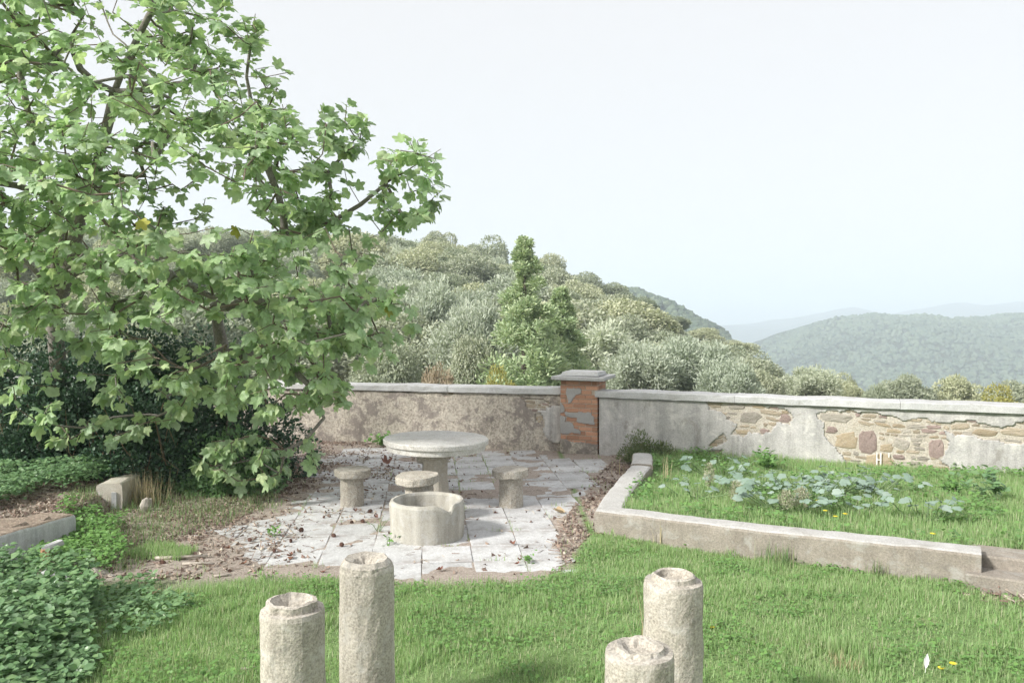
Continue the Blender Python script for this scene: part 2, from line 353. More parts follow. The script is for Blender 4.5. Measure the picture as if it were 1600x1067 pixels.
# where things grow or lie on the near ground
LAWN_EDGE = np.array([gp(*p)[:2] for p in ((60, 905), (130, 915), (300, 917), (480, 920), (640, 914), (760, 917), (850, 908), (893, 888), (908, 862), (922, 842))])
def lawn(x, y):
    e = np.interp(x, LAWN_EDGE[:, 0], LAWN_EDGE[:, 1])
    e = np.where(x > LAWN_EDGE[-1, 0], 20, e)+(fbm(x*2.2, y*2.2, 3)-.5)*.45
    g = sstep((e-y)/.5+.45)
    return np.where((x > BC0[0]) & (y > frontline(np.minimum(x, BC1[0]))-.05) & (x < 3.85), 0, g)
PATIO = np.array([gp(*p)[:2] for p in ((250, 925), (300, 850), (420, 790), (480, 760), (460, 720), (380, 690), (870, 701), (955, 706), (958, 722), (930, 745), (915, 775), (895, 790), (880, 815), (868, 850), (880, 880), (850, 905), (700, 925))])
def ground_z(x, y):
    x = np.asarray(x, float); y = np.asarray(y, float)
    wv = y-ywall(x)
    z = (fbm(x*1.1, y*1.1, 11)-.5)*.05+(fbm(x*6, y*6, 12, 3)-.5)*.022
    lit = sstep((-2.0-x)/1.8)                         # litter banked up on the left of the patio
    pat = inpoly(x, y, PATIO)
    z = np.where(pat, z*.62-.004+.022*lit+.012*sstep((6.95-y)/.4)+.010*sstep((fbm(x*.8, y*.8, 61, 3)-.58)/.1), z+.012)
    z += sstep((6.55-y)/.3)*.02
    bed = in_bed(x, y)
    z = np.where(bed, .205-.10*sstep((y-7.5)/3.5)+z, z)
    du = (BC1-BC0)/np.linalg.norm(BC1-BC0); sd_ = (x-BC1[0])*du[0]+(y-BC1[1])*du[1]; sn_ = -(x-BC1[0])*du[1]+(y-BC1[1])*du[0]
    z = np.where((sd_ > -.06) & (sn_ < .46) & (sn_ > -.2), np.minimum(z, .02), z)
    leftbed = sstep((-4.45-x)/.15)
    z = z+leftbed*.16*sstep((y-4.8)/.6)
    z = np.where(wv > .12, z*0-.45*(wv-.12), z)
    return z
# --- near ground: one fine sheet
xs = np.arange(-12, 12.01, .06); ys = np.arange(-6, 18.01, .06)
X, Y = np.meshgrid(xs, ys); Z = ground_z(X, Y)
nx, ny = len(xs), len(ys); i0 = (np.arange(ny-1)[:, None]*nx+np.arange(nx-1)[None]).ravel()
G = np.stack([i0, i0+1, i0+1+nx, i0+nx], 1)
gmask = np.clip(lawn(X, Y)+in_bed(X, Y), 0, 1)
s = NT('garden_earth'); at = s.n('ShaderNodeAttribute'); at.attribute_name = 'grassy'
n1 = s.noise(3.5, 8, .7); n2 = s.noise(60, 4, .7)
dry = s.ramp(n1, [(.3, (.31, .265, .23)), (.5, (.37, .32, .28)), (.7, (.26, .215, .185))])
dry = s.mix(1.0, dry, s.ramp(n2, [(.3, .6), (.5, 1.), (.7, 1.45)]), 'MULTIPLY')
grn = s.ramp(n1, [(.3, (.14, .21, .085)), (.6, (.18, .27, .105)), (.75, (.25, .24, .15))])
grn = s.mix(1.0, grn, s.ramp(n2, [(.3, .6), (.7, 1.4)]), 'MULTIPLY')
col = s.mix(at.outputs['Fac'], dry, grn); s.bump(s.math('ADD', n1, n2), .7, .02)
M['earth'] = s.done(col, .95, .1)
tag(obj('ground', mesh('ground', np.stack([X, Y, Z], 2).reshape(-1, 3), G, M['earth'], True, {'grassy': gmask.ravel()})), kind='structure')

# --- land beyond, out to the horizon: one sheet, finer near
def axis_pts(far, near, n): 
    t = np.linspace(0, 1, n); return near*t+far*t**4
r_ = axis_pts(5600, 90, 150); xx = np.concatenate([-r_[:0:-1], r_]); yy = np.concatenate([-axis_pts(300, 60, 20)[:0:-1], axis_pts(5600, 130, 170)])
X, Y = np.meshgrid(xx, yy); nx, ny = len(xx), len(yy)
Z = terrain(X, Y)
i0 = (np.arange(ny-1)[:, None]*nx+np.arange(nx-1)[None]).ravel()
s = NT('scrub_land'); n1 = s.noise(.12, 8, .7); n2 = s.noise(1.3, 5, .7)
col = s.ramp(n1, [(.3, (.10, .115, .055)), (.5, (.16, .155, .085)), (.7, (.25, .21, .13))])
col = s.mix(1.0, col, s.ramp(n2, [(.3, .65), (.7, 1.35)]), 'MULTIPLY'); s.bump(n2, 1, .3); M['scrub'] = s.done(col, .95, .1)
tag(obj('valley_ground', mesh('valley_ground', np.stack([X, Y, Z], 2).reshape(-1, 3), np.stack([i0, i0+1, i0+1+nx, i0+nx], 1), M['scrub'], True)), kind='structure')

# --- far hills, each a real ridge at its own distance: crest profile along x, falling off before and behind
def ridge(name, y0, front, back, prof, step, mat, rough, seed):
    px_ = np.array([p[0] for p in prof], float); pz = np.array([p[1] for p in prof], float)
    xs = np.arange(px_[0], px_[-1]+step, step); ys = np.concatenate([np.linspace(y0-front, y0, int(front/step)+2)[:-1], np.linspace(y0, y0+back, int(back/step/2)+2)])
    X, Y = np.meshgrid(xs, ys)
    def hz(X, Y):
        top = np.interp(X, px_, pz); f = np.where(Y < y0, sstep(1-(y0-Y)/front), sstep(1-(Y-y0)/back))
        return -95+(top+95)*f+(fbm(X/rough, Y/rough, seed, 5)-.5)*rough*.22
    Z = hz(X, Y); nx, ny = len(xs), len(ys); i0 = (np.arange(ny-1)[:, None]*nx+np.arange(nx-1)[None]).ravel()
    tag(obj(name, mesh(name, np.stack([X, Y, Z], 2).reshape(-1, 3), np.stack([i0, i0+1, i0+1+nx, i0+nx], 1), mat, True)), kind='structure')
    return hz
def crest(y0, pts):
    return [((px-800)/F*y0, EYE+y0*(YH-py)/F) for px, py in pts]
s = NT('forested_slope'); n1 = s.noise(.01, 6, .6); n2 = s.noise(.12, 6, .75)
col = s.ramp(n1, [(.3, (.04, .055, .03)), (.7, (.06, .07, .04))]); col = s.mix(1.0, col, s.ramp(n2, [(.3, .5), (.7, 1.5)]), 'MULTIPLY')
s.bump(n2, 1, 6); M['farslope'] = s.done(col, .95, .05)
hz_mid = ridge('far_hill', 1100, 520, 500, crest(1100, [(900, 700), (1060, 620), (1165, 560), (1210, 532), (1250, 516), (1290, 503), (1330, 497), (1380, 493), (1430, 498), (1470, 501), (1520, 499), (1580, 494), (1650, 488), (1760, 470), (1950, 480), (2300, 560)]), 11, M['farslope'], 70, 3)
hz_side = ridge('side_hill', 520, 200, 260, crest(520, [(300, 420), (700, 432), (900, 448), (990, 462), (1015, 468), (1050, 483), (1085, 503), (1120, 522), (1150, 552), (1200, 640), (1260, 760)]), 7, M['farslope'], 40, 8)
ridge('distant_ridge', 3200, 1100, 900, crest(3200, [(300, 470), (900, 520), (1020, 515), (1100, 507), (1140, 505), (1190, 507), (1240, 499), (1290, 487), (1325, 481), (1370, 489), (1400, 489), (1450, 480), (1500, 476), (1540, 478), (1600, 471), (1700, 462), (1900, 480), (2400, 530)]), 42, M['farslope'], 260, 5)

# ================================================================== PATIO
pang = R_(6.0); pc, psn = math.cos(pang), math.sin(pang)
patio = tag(obj('patio', None), kind='structure')
CW, CD = .452, .505
slabm = []
for k in range(8):
    V, q = box(CW-.006, CD-.006, .06, .005, .004); slabm.append(mesh('slab', V, q, M['slab']))
O = np.array([-.05, 8.53])
for i in range(-14, 8):
    for j in range(-7, 14):
        cx = O[0]+(i+.5)*CW*pc-(j+.5)*CD*psn; cy = O[1]+(i+.5)*CW*psn+(j+.5)*CD*pc
        if not inpoly(np.array([cx]), np.array([cy]), PATIO)[0]: continue
        if cy > ywall(cx)-.2: continue
        o = obj('slab', slabm[rng.integers(8)], patio, (cx, cy, -.058+rng.normal(0, .0028)), (rng.normal(0, .005), rng.normal(0, .005), pang+rng.normal(0, .006)+math.pi*rng.integers(2)))

# ================================================================== BOUNDARY WALLS
def wallframe(A, B):
    d = (B-A)/np.linalg.norm(B-A); n = np.array([d[1], -d[0]])
    if n[1] > 0: n = -n
    return d, n, np.linalg.norm(B-A)
class Wall:
    def __init__(s, A, B): s.A = A; s.d, s.n, s.L = wallframe(A, B)
    def pt(s, u, v, z): # u along, v out of the front face
        u, v, z = np.broadcast_arrays(np.asarray(u, float), v, z)
        return np.stack([s.A[0]+s.d[0]*u+s.n[0]*v, s.A[1]+s.d[1]*u+s.n[1]*v, z], -1)
    def uv(s, px, py, v=0):
        r = ray(px, py); o = s.A+s.n*v
        t = (o@s.n)/(r[:2]@s.n); p = r*t
        return ((p[:2]-s.A)@s.d, EYE+p[2])
WL = Wall(LW0, LW1); WR = Wall(RW0, RW1)
WT = .93; TH = .34                                   # body height, thickness
def plaster_sheet(W, u0, u1, z0, z1, hole, mat, name, parent, v0=0., res=.028, thick=.03, seed=0, amp=.012):
    us = np.arange(u0, u1+res, res); zs = np.arange(z0, z1+res*.5, res)
    U, Zg = np.meshgrid(us, zs); nu, nz = len(us), len(zs)
    Vv = v0+thick+(fbm(U*3, Zg*3, seed, 5)-.5)*2*amp
    i0 = (np.arange(nz-1)[:, None]*nu+np.arange(nu-1)[None]).ravel(); q = np.stack([i0, i0+1, i0+1+nu, i0+nu], 1)
    Uc = (U[:-1, :-1]+res/2).ravel(); Zc = (Zg[:-1, :-1]+res/2).ravel()
    keep = ~hole(Uc, Zc); q = q[keep]
    Pf = W.pt(U.ravel(), Vv.ravel(), np.minimum(Zg.ravel(), z1)); Pb = W.pt(U.ravel(), v0-.004, np.minimum(Zg.ravel(), z1)); n = len(Pf)
    e = np.concatenate([q[:, [a, (a+1) % 4]] for a in range(4)]); key = {}
    for a, b in e: key[(a, b)] = 1
    rim = np.array([(a, b) for (a, b) in key if (b, a) not in key])
    F2 = np.stack([rim[:, 0], rim[:, 0]+n, rim[:, 1]+n, rim[:, 1]], 1)
    return obj(name, mesh(name, np.vstack([Pf, Pb]), [np.concatenate([q, F2])], mat, True), parent)
def wall_core(W, u0, u1, z0, z1, mat, parent):
    c = [W.pt(u, v, z) for z in (z0, z1) for u, v in ((u0, .012), (u1, .012), (u1, -TH), (u0, -TH))]
    return obj('wall_core', mesh('wall_core', np.array(c), [np.array([(0, 1, 2, 3)[::-1], (4, 5, 6, 7), (0, 1, 5, 4), (1, 2, 6, 5), (2, 3, 7, 6), (3, 0, 4, 7)])], mat), parent)
def cap_stones(W, cuts, z0, h, parent, v_out=.075):
    for a, b in zip(cuts[:-1], cuts[1:]):
        n = max(4, int((b-a)/.12)); us = np.linspace(a+.002, b-.002, n)
        prof = np.array([(v_out-.008, 0), (v_out, .008), (v_out, h-.012), (v_out-.014, h), (-TH-.03, h+.004), (-TH-.05, h-.01), (-TH-.05, 0)])
        sd = int(a*91)+7; V = []
        for u in us:
            jz = (vn(u*4, 0, sd)-.5)*.022; jv = (fbm(np.full(7, u*5), np.arange(7)*3., sd, 3)-.5)*.026
            V.append(W.pt(np.full(7, u), prof[:, 0]+jv, z0+prof[:, 1]+jz*(prof[:, 1] > .02)))
        V = np.concatenate(V); k = np.arange(7)
        q = np.concatenate([np.stack([i*7+k, i*7+(k+1) % 7, (i+1)*7+(k+1) % 7, (i+1)*7+k], 1) for i in range(n-1)])
        o = obj('cap_stone', mesh('cap_stone', V, [q, np.array([k[::-1], (n-1)*7+k])], M['cap'], False), parent)
lw = thing('boundary_wall', 'low stained plaster wall with stone cap, left of the brick pier behind the table', 'wall', (*LW0, 0))
rw = thing('boundary_wall', 'low wall with peeling grey plaster and bare rubble, right of the brick pier', 'wall', (*RW0, 0))
for W_, t_ in ((WL, lw), (WR, rw)):   # children are modelled in world space; keep them there
    t_['_o'] = 1
lw.location = rw.location = (0, 0, 0)
del lw['_o'], rw['_o']
wall_core(WL, 0, WL.L+.05, -.4, WT, M['mortar'], lw); wall_core(WR, 0, WR.L, -.4, WT, M['mortar'], rw)
cap_stones(WL, [0, 1.7, 3.6, 5.3, 7.4, 9.2, WL.L+.06], WT, .105, lw)
cap_stones(WR, [-.06, 2.1, 4.3, 6.5, 8.2, WR.L], WT-.005, .105, rw, .085)
def polyuv(W, pts): return np.array([W.uv(*p) for p in pts])
HOLES_R = [polyuv(WR, p) for p in (
    [(1106, 627), (1150, 629), (1180, 631), (1225, 637), (1240, 652), (1232, 664), (1212, 660), (1205, 676), (1188, 680), (1172, 672), (1160, 682), (1142, 680), (1150, 662), (1135, 650), (1124, 641), (1110, 640)],
    [(1128, 675), (1138, 686), (1116, 698), (1108, 696)],
    [(1108, 702), (1130, 700), (1128, 710), (1108, 708)],
    [(1278, 645), (1300, 640), (1350, 642), (1390, 648), (1410, 655), (1450, 653), (1462, 660), (1475, 672), (1482, 690), (1476, 712), (1470, 716), (1490, 737), (1500, 747), (1440, 748), (1380, 750), (1345, 745), (1312, 712), (1298, 690), (1288, 680), (1290, 662), (1280, 655)],
    [(1455, 662), (1480, 659), (1515, 656), (1525, 660), (1552, 665), (1562, 668), (1580, 665), (1600, 658), (1625, 662), (1625, 690), (1600, 692), (1560, 690), (1540, 686), (1520, 680), (1490, 678)])]
HOLES_L = [polyuv(WL, p) for p in ([(815, 621), (848, 622), (862, 630), (850, 650), (846, 664), (838, 660), (838, 645), (825, 635)], [(690, 612), (712, 614), (705, 620), (694, 619)])]
def mk_hole(polys, seed, k=1.0):
    def f(U, Zc):
        du = (fbm(U*9, Zc*9, seed, 3)-.5)*.10*k; dz = (fbm(U*9+50, Zc*9, seed+5, 3)-.5)*.07*k
        r = np.zeros(U.shape, bool)
        for p in polys: r |= inpoly(U+du, Zc+dz, p)
        return r
    return f
hl, hr = mk_hole(HOLES_L, 21), mk_hole(HOLES_R, 23)
plaster_sheet(WL, 0, WL.L+.02, -.1, WT, hl, M['plaster_old'], 'plaster', lw, seed=31, amp=.018)
plaster_sheet(WR, 0, WR.L-.02, -.1, WT-.006, hr, M['plaster'], 'plaster', rw, seed=37, amp=.014, res=.017)
# fresh grey patches of plaster beside the pier on the left wall
def patch_only(poly, seed, k=1.0):
    h = mk_hole([poly], seed, k); return lambda U, Z: ~h(U, Z)
p = polyuv(WL, [(843, 640), (878, 632), (880, 690), (862, 694), (850, 672), (852, 655)])
plaster_sheet(WL, p[:, 0].min()-.1, p[:, 0].max()+.05, .02, WT-.03, patch_only(p, 77), M['plaster'], 'plaster_patch', lw, v0=.012, thick=.03, seed=41, amp=.008)
# rubble stones showing through the lost plaster
def stone_mesh(w_, h_, seed, mat):
    r = np.random.default_rng(seed); n = 10
    a = np.arange(n)*2*np.pi/n+r.uniform(-.26, .26, n); e = 2.0/3.0
    cx = np.sign(np.cos(a))*np.abs(np.cos(a))**e; cz = np.sign(np.sin(a))*np.abs(np.sin(a))**e
    k = r.uniform(.72, 1.14, n)
    out = np.stack([cx*k*w_/2, 0*a, cz*k*h_/2], 1)
    V = []
    for sc_, v in ((1.0, 0.0), (1.0, .022), (.86, .036), (.45, .040)):
        L = out*sc_; L[:, 1] = v+r.normal(0, .003 if v else 0, n)*(1 if v > .03 else .5); V.append(L)
    V.append(np.array([[0, .040, 0]])); V = np.concatenate(V); kk = np.arange(n)
    q = np.concatenate([np.stack([i*n+(kk+1) % n, i*n+kk, (i+1)*n+kk, (i+1)*n+(kk+1) % n], 1) for i in range(3)])
    t = np.stack([3*n+(kk+1) % n, 3*n+kk, np.full(n, 4*n)], 1)
    return mesh('stone', V, [q, t], mat, False)
SM = {k: [] for k in ('st_tan', 'st_grey', 'st_ochre', 'st_purple')}
for k in SM:
    for j in range(5): SM[k].append(stone_mesh(1, 1, 50+j+len(k)*7, M[k]))
def put_stone(W, u, z, w_, h_, kind, parent, vout=.0):
    P = W.pt(u, -.013+vout, z); ang = math.atan2(W.d[1], W.d[0])
    o = obj('stone', SM[kind][rng.integers(5)], parent, P, (rng.normal(0, .05), rng.normal(0, .08), ang), (w_*1.04, -.8, h_*1.04))
    return o
manual = [(1357, 688, 33, 38, 'st_purple'), (1322, 688, 40, 28, 'st_ochre'), (1374, 721, 42, 27, 'st_ochre'), (1464, 700, 28, 32, 'st_purple'),
          (1306, 653, 54, 15, 'st_grey'), (1428, 730, 58, 22, 'st_grey'), (1172, 652, 36, 20, 'st_grey'), (1227, 654, 22, 13, 'st_purple'),
          (1195, 674, 15, 9, 'st_purple'), (1160, 675, 26, 8, 'st_ochre'), (1118, 632, 24, 12, 'st_tan'), (1152, 635, 30, 11, 'st_grey'), (1205, 645, 36, 9, 'st_tan'),
          (1118, 705, 18, 8, 'st_purple'), (1385, 700, 24, 14, 'st_ochre'), (1407, 694, 30, 18, 'st_grey'), (1425, 655, 42, 9, 'st_tan'), (1300, 672, 22, 10, 'st_purple'),
          (1500, 667, 34, 10, 'st_tan'), (1540, 676, 44, 12, 'st_ochre'), (1585, 675, 44, 14, 'st_tan'), (1405, 714, 22, 8, 'st_purple'), (1122, 690, 16, 7, 'st_tan')]
used = []
for px, py, pw, ph, k in manual:
    u, z = WR.uv(px, py, .03); du = abs(WR.uv(px+pw, py, .03)[0]-u); dz = abs(WR.uv(px, py+ph, .03)[1]-z)
    put_stone(WR, u, z, du, dz, k, rw, .004); used.append((u, z, du, dz))
kinds = ['st_tan', 'st_grey', 'st_tan', 'st_grey', 'st_tan', 'st_ochre', 'st_purple']
def fill_stones(W, polys, hole, parent, used):
    lo = min(p[:, 0].min() for p in polys)-.1; hi = max(p[:, 0].max() for p in polys)+.1; z = .0
    while z < WT:
        h_ = rng.uniform(.03, .07); u = lo+rng.uniform(-.2, 0)
        while u < hi:
            w_ = rng.uniform(.06, .24); uc, zc = u+w_/2, z+h_/2
            if hole(np.array([uc, uc-w_*.3, uc+w_*.3]), np.array([zc]*3)).any() and all(abs(uc-a) > (w_+c)*.43 or abs(zc-b) > (h_+e)*.43 for a, b, c, e in used):
                put_stone(W, uc, zc+rng.normal(0, .006), w_*1.02, h_*1.0, kinds[rng.integers(7)], parent)
            u += w_+.006
        z += h_+.004
fill_stones(WR, HOLES_R, hr, rw, used); fill_stones(WL, HOLES_L, hl, lw, [])
# limewash strokes on the ochre stone
mb = MB()
u, z = WR.uv(1370, 718, .045)
for du, dz, w_, h_ in ((0, 0, .016, .20), (.05, 0, .016, .20), (.025, 0, .04, .014), (.15, .07, .012, .06)):
    V, q = box(w_, .004, h_, .001); V[:, 2] -= h_/2
    P = WR.pt(u+du+V[:, 0], .046-V[:, 1], z+dz+V[:, 2]); mb.add(P, q)
obj('limewash_mark', mb.mesh('limewash_mark', M['paintmark']), rw)

# ================================================================== BRICK PIER
PA = -math.atan(.36); pier = thing('brick_pier', 'square orange brick pier with two-tier stone cap between the two boundary walls', 'pier', (1.18, 13.06, 0), PA)
SW = .62
V, q = box(SW-.016, SW-.016, 1.185, .004); obj('mortar_core', mesh('mortar_core', V, q, M['brickmortar']), pier)
bm = []
for k in range(6):
    V, q = box(1, 1, 1, .03, .012); bm.append(mesh('brick', V, q, M['brick']))
rowh = .0735
for row in range(16):
    z0 = row*rowh+.008
    for face in (0, 1, 3):                                        # front, right flank, left flank
        cuts = [0, .21, .42, SW] if row % 2 == 0 else [0, .10, .31, .52, SW]
        if face: cuts = [.10, .31, .52] if row % 2 == 0 else [.0+.10, .21+.10, SW-.10]
        for a, b in zip(cuts[:-1], cuts[1:]):
            if rng.random() < .03: continue
            L = b-a-.011; c = (a+b)/2-SW/2; dpt = .10+rng.normal(0, .002)
            y = -SW/2+dpt/2-.002+rng.normal(0, .0025)
            if face == 0: loc, rz = (c, y, z0), 0
            elif face == 1: loc, rz = (-y, c, z0), math.pi/2
            else: loc, rz = (y, -c, z0), -math.pi/2
            obj('brick', bm[rng.integers(6)], pier, loc, (rng.normal(0, .006), rng.normal(0, .006), rz), (L, dpt, rowh-.012))
class PW(Wall):
    pass
ca, sa = math.cos(PA), math.sin(PA)
fl = np.array([1.18, 13.06])+np.array([-SW/2*ca+SW/2*sa, -SW/2*sa-SW/2*ca]); fr = fl+np.array([ca, sa])*SW
WP = Wall(fl, fr)
pz = lambda pts: np.array([(x/425*.62, 1.185-(y-205)*1.185/790) for x, y in pts])   # pier face in its own metres
PATCH = [pz(p) for p in ([(80, 295), (235, 292), (238, 340), (170, 372), (130, 400), (125, 450), (88, 455), (80, 400), (70, 340)],
                         [(50, 540), (110, 545), (150, 550), (360, 552), (362, 575), (390, 590), (390, 670), (250, 668), (190, 650), (190, 610), (100, 598), (60, 590)],
                         [(-10, 590), (60, 600), (60, 650), (150, 660), (170, 720), (240, 740), (240, 785), (120, 780), (20, 790), (-10, 780)],
                         [(-10, 845), (200, 870), (440, 880), (440, 1010), (-10, 1010)], [(-10, 440), (30, 470), (40, 530), (20, 560), (-10, 550)])]
inv = Matrix.Translation((1.18, 13.06, 0)) @ Matrix.Rotation(PA, 4, 'Z'); inv = inv.inverted()
for k, poly in enumerate(PATCH):
    m_ = M['pierplaster'] if k != 3 else M['plaster_old']
    o = plaster_sheet(WP, 0, SW, .0, 1.18, patch_only(poly, 60+k, .7), m_, 'plaster_patch', None, v0=.003, res=.010, thick=.004+.006*(k == 3), seed=90+k, amp=.004)
    o.data.transform(inv); o.parent = pier
def slabmesh(name, sx, sy, h, mat, jit=.004, bev=.01, n=10, amp=.006, seed=0):
    V, q = box(sx, sy, h, bev, jit); return mesh(name, V, q, mat)
o = obj('cap_slab', slabmesh('cap_slab', .90, .90, .075, M['cap']), pier, (0, 0, 1.187), None, (.95, .95, .8))
V, q = box(.66, .66, .085, .012, .004); V[8:, :2] *= .93
obj('cap_top', mesh('cap_top', V, q, M['cap']), o, (0, 0, .0755))

# ================================================================== RAISED BED WALL (right)
def sweep(path, half, prof_n, z0, ztop, mat, name, parent, seed, amp=.012, step=.06):
    P = [np.array(path[0], float)]; kn = [1]
    for a, b in zip(path[:-1], path[1:]):
        a, b = np.array(a, float), np.array(b, float); n = max(2, int(np.linalg.norm(b-a)/step))
        for i in range(1, n+1): P.append(a+(b-a)*i/n)
    P = np.array(P); T = np.gradient(P, axis=0)
    d0 = np.diff(P, axis=0); d0 /= np.linalg.norm(d0, axis=1)[:, None]
    V = []; L = 0
    for i in range(len(P)):
        a = d0[max(i-1, 0)]; b = d0[min(i, len(d0)-1)]; na = np.array([a[1], -a[0]]); nb = np.array([b[1], -b[0]])
        m = na+nb; m /= np.linalg.norm(m); m /= max(.45, m@na)
        t = i/(len(P)-1); zt = ztop(P[i]) if callable(ztop) else ztop
        if i: L += np.linalg.norm(P[i]-P[i-1])
        h = half; hs = [(h, z0), (h, z0+(zt-z0)*.2), (h, z0+(zt-z0)*.4), (h, z0+(zt-z0)*.6), (h, z0+(zt-z0)*.8), (h, zt-.028), (h-.010, zt-.010), (h-.03, zt), (h*.3, zt+.004), (-h*.3, zt+.004), (-h+.03, zt), (-h+.008, zt-.012), (-h, zt-.03), (-h, z0+(zt-z0)*.4), (-h, z0)]
        hs = np.array(hs); jj = np.arange(len(hs))
        o1 = (fbm(np.full(len(hs), L*4), hs[:, 1]*7+np.sign(hs[:, 0])*3+20, seed, 4)-.5)*2*amp; o2 = (fbm(np.full(len(hs), L*5), hs[:, 0]*9+40, seed+9, 4)-.5)*2*amp*.7
        off = hs[:, 0]+np.sign(hs[:, 0])*o1
        V.append(np.stack([P[i][0]+m[0]*off, P[i][1]+m[1]*off, hs[:, 1]+o2*(hs[:, 1] > zt-.04)], 1))
    n = len(V[0]); V = np.concatenate(V); k = np.arange(n-1)
    q = np.concatenate([np.stack([i*n+k, (i+1)*n+k, (i+1)*n+k+1, i*n+k+1], 1) for i in range(len(P)-1)])
    caps = np.array([np.arange(n), (len(P)-1)*n+np.arange(n)[::-1]])
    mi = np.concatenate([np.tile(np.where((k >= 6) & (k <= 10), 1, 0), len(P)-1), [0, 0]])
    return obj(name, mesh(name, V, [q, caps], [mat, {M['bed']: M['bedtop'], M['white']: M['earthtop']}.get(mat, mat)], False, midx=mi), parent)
bedw = thing('bed_wall', 'low rendered retaining wall bending round the raised bed of weeds, right of the patio', 'wall')
dfr = (BC1-BC0)/np.linalg.norm(BC1-BC0); nin = np.array([-dfr[1], dfr[0]])
zt = lambda p: .245+.055*np.clip((p[0]-.9)/2.8, 0, 1)
mid = [BC0+nin*.14+np.array([.11, .05]), BC0+nin*.14+dfr*1.5+np.array([0, .0]), BC1+nin*.13]
arm = [np.array([1.66, 10.25]), np.array([1.36, 9.3]), np.array([1.13, 8.55]), mid[0]]
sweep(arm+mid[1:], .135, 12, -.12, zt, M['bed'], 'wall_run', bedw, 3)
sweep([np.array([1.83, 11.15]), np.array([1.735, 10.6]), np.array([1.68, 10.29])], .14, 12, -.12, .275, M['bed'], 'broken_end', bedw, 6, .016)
# crumbling crack filled with dark: a few loose plaster chips at the end of the wall
for k in range(4):
    pp = BC1+dfr*rng.uniform(-.1, .12)+np.array([rng.uniform(-.05, .1), -.1])
# ================================================================== STEPS at the right edge
st = thing('garden_steps', 'two worn stone steps at the right edge beside the end of the bed wall', 'steps')
sang = math.atan2(dfr[1], dfr[0])
for k, (off, back, top, name) in enumerate(((-.12, -.08, .14, 'step'), (-.08, .20, .24, 'step'))):
    c = BC1+dfr*(off+1.15)+nin*(back+.17)
    V, q = box(2.3, .34, top+.15, .014, .008)
    o = obj(name, mesh('step', V, q, M['bed']), st, (*c, -.15), (0, 0, sang+rng.normal(0, .01)))

# ================================================================== LEFT BROKEN WALL AND RUBBLE
lwall = thing('broken_low_wall', 'low whitewashed garden wall with crumbled brown top at the left edge', 'wall')
pth = [np.array([-4.62, 4.6]), np.array([-4.60, 5.6]), np.array([-4.56, 6.6]), np.array([-4.50, 7.2]), np.array([-4.44, 7.72])]
sweep(pth, .20, 12, -.1, lambda p: .28+.03*math.sin(p[1]*2.2), M['white'], 'wall_face', lwall, 12, .014)
# crumbled core: a row of rough plank-like stone flakes bedded in the top
for k in range(9):
    y = 5.2+k*.27; x = np.interp(y, [4.6, 6.6, 7.72], [-4.62, -4.56, -4.44])-.05
    V, q = box(.36+rng.uniform(-.06, .05), .25, .05, .012, .02)
    o = obj('top_flake', mesh('top_flake', V, q, M['earthtop']), lwall, (x-.02, y, .255+.035*math.sin(y*2.2)-.012+rng.uniform(0, .012)), (rng.normal(0, .05), rng.normal(0, .06), rng.normal(0, .2)))
stub = thing('wall_stub', 'short weathered stone stub with white streak among weeds, left of the dry patio edge', 'wall stub', (-4.5, 8.9, 0), .2)
ob = sweep([np.array([.0, -.06]), np.array([.02, .3]), np.array([.0, .85])], .13, 12, -.1, lambda p: .31-.12*max(0, p[1]-.3), M['concrete'], 'block', stub, 15, .022)
V, q = box(.04, .012, .19, .003, .006); obj('white_streak', mesh('white_streak', V, q, M['white']), stub, (.05, -.075, .03), (.02, 0, .05))
def pebble(r, seed, mat, n=10):
    prof = rings([(0, -.5), (.6, -.42), (1., 0), (.72, .42), (0, .55)], .3); V, q = lathe(prof, n, .22, seed); return mesh('stone', V*r, q, mat)
p = gp(228, 800); o = obj('standing_stone', pebble(.09, 3, M['rubble']), loc=p+np.array([0, 0, .07]), rot=(0, .1, .5), scale=(.75, .5, 2.0))
tag(o, 'small upright pale stone in the rough grass below the fig', 'stone')
bk = thing('brick_fragment', 'broken terracotta brick with a whitewashed end standing in the weeds', 'brick', (*gp(72, 893)[:2], 0), .5)
V, q = box(.055, .09, .20, .006, .006); obj('brick_body', mesh('brick_body', V, q, M['terracotta']), bk, (0, 0, .0))
V, q = box(.16, .08, .045, .006, .01); obj('whitewashed_end', mesh('whitewashed_end', V, q, M['white']), bk, (.05, .01, .195), (0, -.35, .1))
o = obj('plaster_slab', mesh('plaster_slab', *box(.26, .12, .07, .008, .012), M['white']), loc=gp(87, 910)+np.array([0, 0, .0]), rot=(.05, .08, -.45))
tag(o, 'flat whitewashed plaster slab lying below the broken terracotta brick', 'slab')

